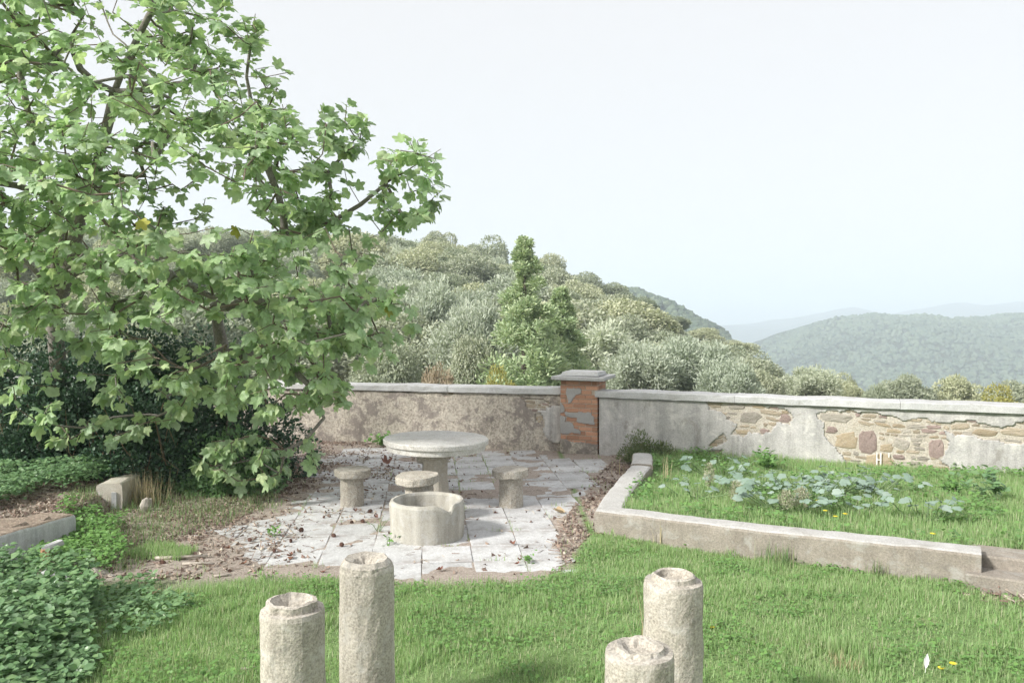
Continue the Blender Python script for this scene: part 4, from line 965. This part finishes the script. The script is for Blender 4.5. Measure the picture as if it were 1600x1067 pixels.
cover('ground_cover', 'thick bank of small green leaves in the lower left corner', [(-260, 1180), (125, 1090), (150, 1040), (140, 985), (175, 962), (140, 935), (60, 928), (0, 925), (-260, 925)], lambda x, y: .30*sstep((-2.3-x)/.9)+.06, 15000, .055, 'cover', 5)
cover('ground_cover', 'green leafy weeds climbing the broken whitewashed wall at the left', [(70, 893), (150, 905), (200, 880), (190, 830), (125, 808), (105, 835), (60, 868)], lambda x, y: .17+0*x, 2600, .042, 'weed', 6)
cover('ground_cover', 'green weeds behind the low wall under the fig at the left', [(-60, 835), (10, 822), (60, 800), (110, 792), (150, 790), (195, 750), (120, 738), (0, 750), (-60, 755)], lambda x, y: .26+0*x, 10500, .05, 'cover', 7)
cover('ground_cover', 'low broad-leaved weeds at the left edge of the lawn', [(180, 1010), (300, 960), (260, 920), (190, 915), (150, 950)], lambda x, y: .10+0*x, 900, .045, 'cover', 8)
# clover and small broad leaves through the lawn and bed
def clover(name, label, x0, x1, y0, y1, n, dens, mat, size, seed, hmax):
    r = np.random.default_rng(seed); x = r.uniform(x0, x1, n); y = r.uniform(y0, y1, n); k = r.random(n) < dens(x, y)*sstep((fbm(x*2.1, y*2.1, seed, 4)-.47)/.12); x, y = x[k], y[k]; n = len(x)
    z = ground_z(x, y)+r.uniform(.008, hmax, n); a = r.uniform(0, 6.28, n)
    V, FF = scatter(OV[0]*[1.5, 1, 1], list(OV[1:]), np.stack([x, y, z], 1), frames(np.stack([np.cos(a), np.sin(a), r.normal(.1, .3, n)], 1), np.stack([r.normal(0, .3, n), r.normal(-.15, .3, n), np.ones(n)], 1)), size*r.uniform(.6, 1.4, n))
    tag(obj(name, mesh(name, V, FF, M[mat])), label, 'plants', kind='stuff')
clover('clover', 'patches of clover and small broad leaves in the lawn', -3.6, 4.6, 4.0, 7.9, 52000, lambda x, y: lawn_d(x, y), 'weed', .022, 55, .05)
clover('bed_weeds', 'low broad-leaved weeds mixed into the bed grass', 1.0, 7.5, 6.2, 12.4, 30000, bd, 'weed', .04, 57, .13)
def weed(name, label, px, py, n, size, h, mat, tm, seed, z=0., cat='plant', up=.5):
    r = np.random.default_rng(seed+500); p = gp(px, py, z); p[2] = gz(p); T = thing(name, label, cat, tuple(p)); b = MB(); 
    ns = max(3, n//9); tips = np.stack([r.normal(0, h*.5, ns), r.normal(0, h*.5, ns), h*r.uniform(.5, 1, ns)], 1)
    for e in tips: b.add(*tube(np.array([[0, 0, -.02], e*.5+[0, 0, h*.1], e]), [.004, .003, .0015], 4, False)[:2])
    obj('stems', b.mesh('stems', M['squashstem']), T)
    t = r.uniform(.25, 1.05, n); P = tips[r.integers(0, ns, n)]*t[:, None]+r.normal(0, .02, (n, 3)); a = r.uniform(0, 6.28, n)
    V, FF = scatter(tm[0], list(tm[1:]), P, frames(np.stack([np.cos(a), np.sin(a), r.normal(up, .3, n)], 1), np.stack([0*a, 0*a-.3, 0*a+1], 1)+r.normal(0, .3, (n, 3))), size*r.uniform(.6, 1.2, n))
    o = obj('leaves', mesh('leaves', V, FF, M[mat]), T); o['kind'] = 'stuff'; return T
weed('wall_weed', 'bright green weed at the foot of the left wall behind the table', 598, 697, 130, .075, .22, 'weed', OV, 1)
weed('leafy_weed', 'dark leafy weed in the raised bed at the far right', 1560, 790, 90, .10, .32, 'cover', OV, 2, .15)
weed('leafy_weed', 'bright low weed mound in the raised bed near the rubble wall', 1490, 775, 160, .06, .16, 'weed', OV, 3, .15)
weed('leafy_weed', 'tall green weed against the right wall above the squash leaves', 1195, 735, 150, .085, .30, 'weed', OV, 4, .12)
weed('patio_weed', 'small weed on the patio slabs left of the tall column', 428, 838, 24, .05, .10, 'weed', OV, 5)
weed('patio_weed', 'tiny weed growing from the slabs near the lawn right of the basin', 826, 880, 26, .045, .09, 'weed', OV, 6)
weed('patio_weed', 'tiny weed at the foot of the basin', 605, 852, 22, .045, .07, 'weed', OV, 7)
weed('patio_weed', 'thin weed beside the basin at its left', 592, 830, 40, .03, .2, 'tallgrass', OVN, 8)
weed('fig_sucker', 'low fig shoots hanging over the far left patio corner', 492, 728, 16, .13, .28, 'fig', FIGL[0], 9)
shrub('small_shrub', 'small grey-green shrub at the foot of the right wall beside the pier', 'shrub', tuple(np.append(gp(1000, 724)[:2], .03)), .36, .24, .62, 2600, OVN, .055, 'rosemary', 14, seed=11)
shrub('small_shrub', 'tiny olive-coloured sprig right of the small grey-green shrub at the wall', 'shrub', tuple(np.append(gp(1040, 724)[:2], .05)), .18, .14, .42, 550, OVN, .05, 'rosemary', 6, seed=12)
# squash-like plants: each leaf is built
SQ = [lobed_leaf([(0, .56, .55), (1.1, .5, .5), (-1.1, .5, .5), (2.2, .45, .5), (-2.2, .45, .5)], 21+k, n=24, droop=.3, fold=.16, petiole=.0, rmin=.26) for k in range(3)]
SQM = [mesh('leaf', V, [t, q], M['squash'], True) for V, t, q in SQ]
sq = [('leftmost clump of pale squash leaves against the right wall', 1130, 738, 14, .40), ('few pale squash leaves scattered in the front left of the bed', 1090, 776, 9, .42), ('pale squash plant in the middle of the raised bed', 1190, 765, 20, .45),
      ('broad clump of pale blue-green squash leaves in the bed centre', 1265, 775, 28, .50), ('pale squash leaves behind the bed wall front beside the seed spikes', 1240, 800, 16, .40), ('pale squash clump nearest the ochre rubble stones', 1345, 768, 26, .48), ('small pale squash leaves at the right of the raised bed', 1445, 815, 7, .25), ('sparse pale squash plant just behind the yellow flowers', 1330, 800, 12, .40)]
for lab, px, py, n, spd in sq:
    p = gp(px, py, .2); p[2] = gz(p); T = thing('squash_plant', lab, 'plant', tuple(p), 0, 'squash plants in the raised bed'); b = MB()
    for i in range(int(n*1.9)):
        a = rng.uniform(0, 6.28); rr = spd*math.sqrt(rng.random()); e = np.array([rr*math.cos(a)*1.35, rr*math.sin(a), rng.uniform(.09, .24)])
        b.add(*tube(np.array([[0, 0, 0], e*[.6, .6, .25], e]), [.006, .005, .004], 4, False)[:2])
        up = np.array([[rng.normal(0, .25)-.1, -.35+rng.normal(0, .25), 1]]); ax = np.array([[math.cos(a), math.sin(a), rng.normal(-.1, .15)]])
        m4 = Matrix(frames(ax, up)[0].tolist()).to_4x4(); m4.translation = e
        o = obj('leaf', SQM[rng.integers(3)], T); o.matrix_basis = m4 @ Matrix.Scale(float(rng.uniform(.06, .135)), 4)
    obj('vines', b.mesh('vines', M['squashstem']), T)
def spike(label, px, py, h, rr, n, seed):
    r = np.random.default_rng(seed); p = gp(px, py, .2); p[2] = gz(p); T = thing('seed_spike', label, 'plant', tuple(p), 0, 'pale seed spikes in the bed')
    obj('stem', MB().add(*tube(np.array([[0, 0, -.02], [0.01, 0, h*.5], [0, .01, h]]), [.005, .004, .002], 5)).mesh('stem', M['squashstem']), T)
    z = r.uniform(.25, 1, n); a = r.uniform(0, 6.28, n); q = rr*np.sqrt(np.clip(1-((z-.55)/.5)**2, 0.02, 1))*np.sqrt(r.random(n)); P = np.stack([q*np.cos(a), q*np.sin(a), z*h], 1)
    V, FF = scatter(OVN[0], list(OVN[1:]), P, frames(unit(n, r)+[0, 0, .6], unit(n, r)), .035*r.uniform(.6, 1.2, n)); o = obj('seeds', mesh('seeds', V, FF, M['seed']), T); o['kind'] = 'stuff'
spike('pale seed spike left of the middle of the bed', 1150, 793, .26, .07, 420, 1); spike('leftmost tall faint seed spike in the bed', 1108, 768, .34, .06, 360, 2)
spike('bushy pale seed spike just behind the front bed wall', 1228, 808, .22, .08, 420, 3); spike('second bushy pale seed spike right behind the front bed wall', 1252, 806, .24, .08, 400, 4)
# yellow flowers
def flower(label, px, py, h, z=0.):
    p = gp(px, py, z+h); T = thing('yellow_flower', label, 'flower', (p[0], p[1], p[2]-h), rng.uniform(0, 6), 'yellow dandelion-like flowers')
    obj('stem', MB().add(*tube(np.array([[0, 0, -.02], [.01, 0, h*.5], [0, 0, h]]), .003, 4)).mesh('stem', M['squashstem']), T)
    n = 14; a = np.arange(n)*2*np.pi/n; V, FF = scatter(QUAD[0]*[.32, 1, 1], [QUAD[1]], np.tile([[0, 0, h]], (n, 1)), frames(np.stack([np.cos(a), np.sin(a), 0*a+.25], 1), np.tile([[0, 0, 1.]], (n, 1))), np.full(n, .024))
    obj('petals', mesh('petals', V, FF, M['petal']), T)
for lab, px, py, h, z in (('yellow flower highest in the raised bed', 1278, 782, .16, .2), ('yellow flower among the squash leaves near the seed spikes', 1290, 798, .16, .2), ('yellow flower just left of the faint one in the bed', 1306, 807, .14, .2), ('faint yellow flower right of the other bed flowers', 1321, 803, .14, .2), ('yellow flower close behind the bed wall top near its right end', 1458, 834, .12, .24),
                         ('yellow flower hanging before the bed wall front', 1335, 858, .20, 0), ('left one of two yellow flowers at the lawn bottom right', 1472, 1044, .05, 0), ('right one of two yellow flowers at the lawn bottom right', 1490, 1037, .06, 0), ('yellow flower on the lawn right of the ringed column', 1112, 980, .05, 0)):
    flower(lab, px, py, h, z)

# ================================================================== LITTER, CONES, STICKS
def litter_w(x, y):
    pj = inpoly(x, y, PATIO); left = sstep((-1.3-x+.2*(y-8))/1.7)
    edge = (x > .1) & (x < armx(y)) & (y > 6.5)
    wallfoot = sstep((y-ywall(x)+.55)/.4)
    w = np.where(pj, .02+.5*left*fbm(x*3, y*3, 33)+.5*wallfoot*(x < -1.3), .5*left+.45*edge+.25)
    j = sstep((fbm(x*2.2, y*2.2, 35, 4)-.42)/.15)
    return np.clip(w*(.25+j), 0, 1)*(lawn(x, y) < .35)*(~in_bed(x, y))*(y < ywall(x)-.03)
r = np.random.default_rng(77); n = 120000; x = r.uniform(-6.5, 1.9, n); y = r.uniform(6.1, 14.6, n); k = r.random(n) < litter_w(x, y); x, y = x[k], y[k]; n = len(x)
zz = np.maximum(ground_z(x, y), np.where(inpoly(x, y, PATIO), .003, -1))+.004; a = r.uniform(0, 6.28, n)
S = np.where(r.random(n)[:, None] < .6, np.stack([r.uniform(.004, .008, n), r.uniform(.04, .14, n), np.full(n, .05)], 1), np.stack([r.uniform(.012, .03, n), r.uniform(.018, .045, n), np.full(n, .3)], 1))
V, FF = scatter(QUAD[0], [QUAD[1]], np.stack([x, y, zz], 1), frames(np.stack([np.cos(a), np.sin(a), r.normal(.05, .12, n)], 1), np.stack([r.normal(0, .3, n), r.normal(0, .3, n), np.ones(n)], 1)), S)
tag(obj('leaf_litter', mesh('leaf_litter', V, FF, M['litter'])), 'brown needles and dead leaf bits strewn over the patio', 'leaf litter', kind='stuff')
c_ = np.array([3.95, 5.98]); n = 700; P = np.stack([c_[0]+r.normal(.15, .28, n), c_[1]+r.normal(-.02, .10, n), .02+np.abs(r.normal(0, .025, n))], 1); a = r.uniform(0, 6.28, n)
V, FF = scatter(QUAD[0], [QUAD[1]], P, frames(np.stack([np.cos(a), np.sin(a), r.normal(.1, .3, n)], 1), np.stack([r.normal(0, .4, n), r.normal(0, .4, n), np.ones(n)], 1)), np.stack([r.uniform(.004, .02, n), r.uniform(.03, .1, n), np.full(n, .06)], 1))
tag(obj('leaf_litter', mesh('leaf_litter', V, FF, M['litter'])), 'heap of dead brown leaves below the steps at the right edge', 'leaf litter', kind='stuff')
# pine cones
T_ = MB(); T_.add(*lathe(rings([(0, 0), (.6, .12), (.85, .45), (.6, .85), (0, 1.1)], .3), 8, .05, 2))
na = 46; ia = np.arange(na); zc = .06+.95*ia/na; an = ia*2.399; rr = .82*np.sqrt(np.clip(1-((zc-.45)/.68)**2, .03, 1))
V, FF = scatter(OV[0]*[1.1, .55, .55], list(OV[1:]), np.stack([rr*np.cos(an), rr*np.sin(an), zc], 1), frames(np.stack([np.cos(an), np.sin(an), 0*an+.5], 1), np.stack([-np.cos(an), -np.sin(an), 0*an+1.5], 1)), np.full(na, .6))
T_.add(V, *FF); CONE = T_.mesh('pine_cone', M['cone'])
cones = [(1000-416+0, 752-0, 0)][:0]
pts = [(579, 799), (549, 814), (568, 813), (361, 891), (308, 904), (406, 888), (253, 880), (533, 850), (430, 858), (575, 881), (195, 885), (905, 770), (928, 778), (945, 760), (520, 836), (452, 844), (392, 842), (270, 892), (505, 806), (470, 826)]
for i, (px, py) in enumerate(pts):
    p = gp(px, py, .025); o = obj('pine_cone', CONE, loc=(p[0], p[1], .018), rot=(math.pi/2+rng.normal(0, .3), 0, rng.uniform(0, 6)), scale=[.021*rng.uniform(.7, 1.35)]*3)
    tag(o, 'small dark pine cone lying on the patio litter', 'pine cone', 'pine cones scattered on the patio')
# fallen fig leaves, curled
DL = []
for k in range(3):
    V, t, q = lobed_leaf([(0, .62, .36), (1.05, .5, .34), (-1.05, .5, .34)], 40+k, n=20, droop=-.9+.3*k, fold=.5, petiole=.25); DL.append(mesh('fallen_leaf', V, [t, q], M['deadleaf'], True))
DLT = mesh('fallen_leaf', V, [t, q], M['tanleaf'], True)
o = obj('fallen_leaf', DLT, loc=gp(884, 803)+[0, 0, .012], rot=(.1, .1, 1.2), scale=[.19]*3); tag(o, 'large tan dead leaf on the soil right of the right stool', 'leaf')
o = obj('fallen_leaf', DL[0], loc=gp(604, 730)+[0, 0, .02], rot=(.3, .2, .4), scale=[.22]*3); tag(o, 'curled red-brown dead leaf on the slabs left of the table', 'leaf')
o = obj('fallen_leaf', DLT, loc=gp(235, 938)+[0, 0, .03], rot=(.1, .1, .2), scale=[.13]*3); tag(o, 'tan dead leaf on the grass edge at the lower left', 'leaf')
for i in range(46):
    px = rng.uniform(300, 900); py = rng.uniform(715, 905); p = gp(px, py)
    if not inpoly(np.array([p[0]]), np.array([p[1]]), PATIO)[0]: continue
    if px > 560 and rng.random() < .55: continue
    o = obj('fallen_leaf', DL[i % 3], loc=(p[0], p[1], .012), rot=(rng.normal(0, .2), rng.normal(0, .2), rng.uniform(0, 6)), scale=[rng.uniform(.045, .09)]*3)
    tag(o, 'small curled brown dead leaf scattered on the patio slabs', 'leaf', 'small dead leaves on the patio')
def stick(label, pts, rad, mat='stick', name='stick'):
    P = np.array([gp(*p) for p in pts]); P[:, 2] = [max(gz(p), .0)+rad for p in P]; b0 = P[0].copy(); 
    return tag(obj(name, MB().add(*tube(P-b0, np.linspace(rad, rad*.6, len(P)), 6)).mesh(name, M[mat], True), loc=b0), label, 'stick')
stick('pale bleached stick on the litter at the left of the patio', [(243, 876), (275, 877), (325, 873)], .018)
stick('shorter bleached stick just below the longer one at the left', [(285, 886), (310, 884), (335, 884)], .014)
stick('thin pale stick near the lawn edge below the litter', [(335, 906), (362, 902)], .012)
stick('pale stick on the leaf heap below the steps', [(1582, 930), (1600, 944), (1625, 958)], .022)
stick('thin brown twig on the slabs left of the jagged column', [(390, 850), (412, 846), (430, 843)], .006, 'twig')
stick('white twig on the lawn beside the left hollow column', [(376, 1058), (392, 1056), (406, 1053)], .008)
for i, (px, py, s_) in enumerate(((158, 898, .075), (240, 868, .045), (176, 903, .05))):
    o = obj('loose_stone', pebble(s_, 20+i, M['rubble']), loc=gp(px, py)+[0, 0, s_*.25], rot=(.3*i, .4, i), scale=(1.2, .9, .6))
    tag(o, ('pale loose stone in the grass at the left litter edge', 'small white stone at the end of the bleached stick', 'smaller flat stone beside the pale loose stone')[i], 'stone')
# feather on the lawn
p = gp(1446, 1058); T_, t_, q_ = oval_leaf(.17, .4, -.25); b = MB(); b.add(T_*.09, t_, q_); b.add(*tube(np.array([[0, -.02, 0], [0, .05, 0.004], [0, .085, .0]]), .0015, 4))
tag(obj('feather', b.mesh('feather', M['feather']), loc=p+[0, 0, .05], rot=(1.1, .15, -.3)), 'single white feather standing in the lawn grass', 'feather')
# ================================================================== TREES BEYOND THE WALL
def crown_mesh(kind, seed):
    r = np.random.default_rng(seed)
    if kind in ('oak', 'thin'):
        n, nl = (22000, 26) if kind == 'oak' else (900, 22); lc = unit(nl, r)*np.array([2.0, 2.0, 1.75])*r.uniform(.55, 1.0, (nl, 1)); lc[:, 2] += 3.35; lr = r.uniform(.75, 1.25, nl)
        li = r.integers(0, nl, n); u = unit(n, r); p = lc[li]+u*(lr[li]*r.uniform(.72, 1.04, n))[:, None]*[1, 1, .85]
        ax = u+r.normal(0, .7, (n, 3)); nr = u+np.array([0, 0, .5])+r.normal(0, .35, (n, 3)); S = np.stack([r.uniform(.06, .12, n), r.uniform(.10, .19, n), np.full(n, .2)], 1); tm = QUAD
    elif kind == 'olive':
        n, nl = 20000, 34; lc = unit(nl, r)*np.array([2.0, 2.0, 1.9])*r.uniform(.4, 1.0, (nl, 1)); lc[:, 2] += 3.2; lr = r.uniform(.55, .95, nl)
        li = r.integers(0, nl, n); u = unit(n, r); p = lc[li]+u*(lr[li]*r.uniform(.3, 1.05, n))[:, None]*[1, 1, 1.05]
        ax = u*.9+np.array([0, 0, .45])+r.normal(0, .55, (n, 3)); nr = u+r.normal(0, .5, (n, 3)); S = np.stack([r.uniform(.04, .08, n), r.uniform(.12, .24, n), np.full(n, .2)], 1); tm = QUAD
    elif kind == 'conifer':
        n, nl = 26000, 150; h = r.uniform(.02, 1, nl)**1.15; a = r.uniform(0, 6.28, nl); R = 1.75*(1-h)**1.05*r.uniform(.25, 1.2, nl)+.05
        lc = np.stack([R*np.cos(a), R*np.sin(a), .2+h*8.2], 1); lr = .10+.50*(1-h)*r.uniform(.6, 1.2, nl)
        li = r.integers(0, nl, n); u = unit(n, r); p = lc[li]+u*(lr[li]*r.uniform(.4, 1.05, n))[:, None]*[1, 1, 1.25]
        ax = u+np.array([0, 0, .7])+r.normal(0, .4, (n, 3)); nr = u+r.normal(0, .4, (n, 3)); S = np.stack([r.uniform(.035, .07, n), r.uniform(.09, .17, n), np.full(n, .15)], 1); tm = QUAD
    V, FF = scatter(tm[0], [tm[1]], p, frames(ax, nr), S)
    return mesh('crown', V, FF, M[{'oak': 'oak', 'thin': 'oak', 'olive': 'olive', 'conifer': 'conifer'}[kind]])
CR = {'oak': [crown_mesh('oak', s_) for s_ in range(5)], 'olive': [crown_mesh('olive', 20+s_) for s_ in range(3)], 'conifer': [crown_mesh('conifer', 40), crown_mesh('conifer', 41)]}
def recolour(me, m): me = me.copy(); me.materials.clear(); me.materials.append(m); return me
CR['yellow'] = [recolour(CR['oak'][1], M['yellowshrub'])]; CR['dry'] = [recolour(CR['olive'][1], M['dryshrub'])]; CR['bush'] = [recolour(CR['oak'][2], M['oak'])]
def trunk_mesh(h, r0, seed):
    r = np.random.default_rng(seed); b = MB(); b.add(*tube(np.array([[0, 0, -.6], [.05, .02, h*.3], [0, .08, h*.6]]), [r0, r0*.8, r0*.6], 8))
    for i in range(5):
        a = i*1.26+r.uniform(0, .6); e = np.array([math.cos(a)*1.5, math.sin(a)*1.5, h*r.uniform(.75, .95)]); s0 = np.array([0, .06, h*r.uniform(.35, .55)])
        b.add(*tube(np.array([s0, (s0+e)/2+[0, 0, -.15], e]), [r0*.5, r0*.35, r0*.15], 6))
    return b.mesh('trunk', M['trunk'])
TK = [trunk_mesh(4.3, .17, 1), trunk_mesh(4.3, .15, 2)]
b = MB(); b.add(*tube(np.array([[0, 0, -.6], [0, 0, 4], [0, 0, 8]]), [.14, .09, .02], 8)); TKC = b.mesh('trunk', M['trunk'])
CR['thin'] = [crown_mesh('thin', 60), crown_mesh('thin', 61)]
DIM = {'thin': (5.4, 6.2), 'oak': (5.4, 6.2), 'olive': (5.3, 6.2), 'conifer': (8.6, 3.3), 'yellow': (5.4, 6.2), 'dry': (5.3, 6.2), 'bush': (5.4, 6.2)}
def tree(kind, name, label, x, y, z, height, width, group=None, var=None):
    T = thing(name, label, 'tree' if kind in ('oak', 'olive', 'conifer', 'thin') else 'shrub', (x, y, z), rng.uniform(0, 6.28), group)
    H_, W_ = DIM[kind]; T.scale = (width/W_, width/W_, height/H_)
    v = rng.integers(len(CR[kind])) if var is None else var
    obj('crown', CR[kind][v], T); obj('trunk', TKC if kind == 'conifer' else TK[rng.integers(2)], T)
    return T
def tree_px(kind, name, label, px, top, d, wpx, group=None, var=None, minh=1.0):
    p = dp(px, top, d); z = float(terrain(np.array([p[0]]), np.array([d]))[0])-.15; h = max(p[2]-z, minh)
    return tree(kind, name, label, p[0], d, z if p[2]-z >= minh else p[2]-minh, h, wpx*d/F, group, var)
G_ = 'trees beyond the garden wall'
tree_px('conifer', 'conifer_tree', 'tall pointed conifer rising above the wall left of the brick pier', 820, 368, 33, 190, G_, 0)
tree_px('conifer', 'conifer_tree', 'shorter dark conifer close to the right of the tall pointed one', 876, 446, 36, 170, G_, 1)
tree_px('olive', 'olive_tree', 'big pale olive tree behind the wall left of the pointed conifer', 742, 462, 43, 190, G_, 0)
tree_px('olive', 'olive_tree', 'pale wispy olive at the right rim of the fig', 672, 425, 50, 180, G_, 1)
tree_px('oak', 'oak_tree', 'dark low tree behind the wall left of the conifers', 735, 535, 34, 110, G_, 2)
tree_px('bush', 'grey_bush', 'grey-green bush just over the left wall beside the fig', 610, 548, 27, 130, G_)
tree_px('dry', 'dry_bush', 'dry tan bush over the left wall above the table', 683, 562, 24, 100, G_)
tree_px('yellow', 'yellow_bush', 'small yellow bush over the left wall beside the tall conifer', 788, 584, 20, 85, G_)
tree_px('olive', 'olive_tree', 'pale rounded olive just right of the brick pier', 1000, 536, 42, 170, G_, 2)
tree_px('olive', 'olive_tree', 'largest pale olive right of the pier, above the peeling plaster', 1070, 522, 45, 210, G_, 0)
tree_px('olive', 'olive_tree', 'pale olive over the wall at the right foot of the wooded slope', 1140, 556, 41, 160, G_, 1)
tree_px('bush', 'green_bush', 'low green bush over the wall between the slope and the valley', 1195, 582, 44, 90, G_)
tree_px('olive', 'olive_tree', 'pale round olive standing alone before the far hill', 1268, 573, 48, 130, G_, 2)
tree_px('oak', 'oak_tree', 'small dark tree just right of the lone pale olive', 1325, 588, 52, 70, G_, 1)
tree_px('oak', 'oak_tree', 'green tree over the right wall below the far hill', 1415, 588, 56, 110, G_, 3)
tree_px('oak', 'oak_tree', 'dark rounded tree over the right wall beside the yellow bush', 1497, 590, 56, 110, G_, 4)
tree_px('yellow', 'yellow_bush', 'yellow-green bush above the right wall at the picture edge', 1575, 611, 26, 110, G_)
tree_px('oak', 'oak_tree', 'low tree behind the yellow-green bush at the right edge', 1590, 600, 60, 110, G_, 0)
tree_px('bush', 'green_bush', 'low green bush over the right wall under the tree gap', 1365, 607, 40, 70, G_)
for lab, px, top, d, w_, v in (('round-topped oak high on the slope beside the fig leaves', 686, 366, 112, 80, 0), ('broad round oak on the skyline left of the tall conifer', 757, 374, 112, 105, 1), ('oak on the skyline right behind the conifer tip', 852, 402, 114, 85, 2), ('oak on the skyline above the shorter conifer', 908, 428, 112, 100, 3),
                              ('oak on the falling skyline at the middle of the slope', 962, 444, 116, 90, 4), ('dark oak at the skyline step above the blue side hill', 1000, 466, 114, 72, 0), ('oak on the lower skyline right of the step', 1046, 492, 110, 80, 1), ('oak on the lower skyline over the pale olives', 1096, 514, 108, 80, 2),
                              ('dark rounded oak at the right end of the wooded slope', 1150, 533, 104, 88, 3)):
    tree_px('oak', 'oak_tree', lab, px, top, d, w_, G_, v)
LANDMARKS = [(-330, 'far beyond the left picture edge'), (-200, 'through the far left fig edge'), (90, 'seen behind the left trunk of the fig'), (220, 'behind the upper fig leaves'), (350, 'seen behind the right trunk of the fig'), (460, 'seen through the right half of the fig'), (560, 'at the right rim of the fig'), (640, 'just right of the fig'), (710, 'above the pale olives left of the conifers'), (775, 'just left of the tall conifer'), (835, 'directly behind the two conifers'), (905, 'above the brick pier'), (960, 'right of the brick pier'), (1020, 'over the pale olives right of the pier'), (1080, 'above the peeling plaster wall'), (1140, 'near the right end of the slope')]
_seen = {}
def slope_label(kind, px, top, d):
    lm = min(LANDMARKS, key=lambda l: abs(l[0]-px))[1]; row = 'far upper' if d > 100 else ('upper' if d > 84 else ('middle' if d > 66 else 'lower'))
    return ('dull green oak' if kind == 'oak' else 'pale olive tree')+' on the '+row+' slope, '+lm
r = np.random.default_rng(5); cnt = 0
for k in range(1050):
    d = r.uniform(46, 122); px = r.uniform(-420, 1185); x = (px-800)/F*d
    sky = np.interp(px, [-200, 0, 300, 560, 690, 760, 860, 960, 1050, 1190], [345, 345, 348, 356, 372, 384, 412, 455, 500, 555])
    z = float(terrain(np.array([x]), np.array([d]))[0]); h = r.uniform(4.6, 7.2); w_ = h*r.uniform(1.0, 1.3)
    h = min(h, EYE+d*(YH-sky-10)/F-z); w_ = max(h, 4)*r.uniform(1.15, 1.6); top = YH-F*(z+h-EYE)/d
    if h < 2.6: continue
    if top > 590: continue
    if any((x-a)**2+(d-b_)**2 < (2.9 if px > 540 else 4.6)**2 for a, b_ in globals().setdefault('_tp', [])): continue
    _tp.append((x, d)); kind = 'oak' if r.random() < .70 else 'olive'
    tree(kind, kind+'_tree', slope_label(kind, px, top, d), x, d, z-.15, h, w_, 'wood on the slope behind the wall'); cnt += 1
print('slope trees', cnt)
# tall oaks to the left of the garden that shade it (beyond the left edge of the picture)
for lab, x, y, h, w_ in SHADE:
    tree('thin', 'oak_tree', lab, x, y, -.1, h, w_, 'tall oaks left of the garden')

# ================================================================== FAR FORESTS: crowns on the hills (read as one mass)
def ico():
    t = (1+5**.5)/2; V = np.array([(-1, t, 0), (1, t, 0), (-1, -t, 0), (1, -t, 0), (0, -1, t), (0, 1, t), (0, -1, -t), (0, 1, -t), (t, 0, -1), (t, 0, 1), (-t, 0, -1), (-t, 0, 1)], float); V /= np.linalg.norm(V[0])
    Fc = [(0, 11, 5), (0, 5, 1), (0, 1, 7), (0, 7, 10), (0, 10, 11), (1, 5, 9), (5, 11, 4), (11, 10, 2), (10, 7, 6), (7, 1, 8), (3, 9, 4), (3, 4, 2), (3, 2, 6), (3, 6, 8), (3, 8, 9), (4, 9, 5), (2, 4, 11), (6, 2, 10), (8, 6, 7), (9, 8, 1)]
    V = list(map(tuple, V)); c = {}; F2 = []
    def m(a, b):
        k = (min(a, b), max(a, b))
        if k not in c: p = np.array(V[a])+np.array(V[b]); V.append(tuple(p/np.linalg.norm(p))); c[k] = len(V)-1
        return c[k]
    for a, b, d in Fc: x, y, z = m(a, b), m(b, d), m(d, a); F2 += [(a, x, z), (b, y, x), (d, z, y), (x, y, z)]
    return np.array(V), np.array(F2)
IV, IF = ico()
def forest(name, hz, x0, x1, y0, y1, n, size, seed, label):
    r = np.random.default_rng(seed); x = r.uniform(x0, x1, n); y = r.uniform(y0, y1, n); z = hz(x, y)
    px, py, f = proj(np.stack([x, y, z], 1)); k = (px > 900) & (px < 2250) & (py < 640); x, y, z = x[k], y[k], z[k]; n = len(x); b = MB()
    for v in range(4):
        s_ = np.arange(n) % 4 == v; T = IV*(1+r.normal(0, .16, (len(IV), 1))); m = s_.sum(); S = size*r.uniform(.6, 1.35, m)
        a = r.uniform(0, 6.28, m); ax = np.stack([np.cos(a), np.sin(a), 0*a], 1); V, FF = scatter(T*[1, 1, .85], [IF], np.stack([x, y, z], 1)[s_]+[0, 0, size*.35], frames(ax, np.tile([[0, 0, 1.]], (m, 1))), S); b.add(V, *FF)
    tag(obj(name, b.mesh(name, M['canopy'])), label, 'forest', kind='stuff'); print(name, n)
forest('far_forest', hz_mid, 120, 1250, 640, 1130, 18000, 2.9, 3, 'hazy forest covering the far hill across the valley')
forest('side_forest', hz_side, 40, 200, 380, 540, 2600, 2.6, 4, 'blue hazy wood on the steep hill behind the slope')
# ================================================================== HAZE
s = bpy.data.materials.new('haze'); s.use_nodes = True; t = s.node_tree; t.nodes.clear(); o_ = t.nodes.new('ShaderNodeOutputMaterial'); v_ = t.nodes.new('ShaderNodeVolumePrincipled')
v_.inputs['Color'].default_value = (.77, .885, 1.0, 1); v_.inputs['Density'].default_value = HAZE; v_.inputs['Anisotropy'].default_value = .0
t.links.new(v_.outputs[0], o_.inputs['Volume'])
V = np.array([(x, y, z) for z in (-140, 190) for x, y in ((-6200, -600), (6200, -600), (6200, 6200), (-6200, 6200))])
tag(obj('haze', mesh('haze', V, np.array([(3, 2, 1, 0), (4, 5, 6, 7), (0, 1, 5, 4), (1, 2, 6, 5), (2, 3, 7, 6), (3, 0, 4, 7)]), s)), 'thin blue haze in the air over the valley', 'haze', kind='stuff')
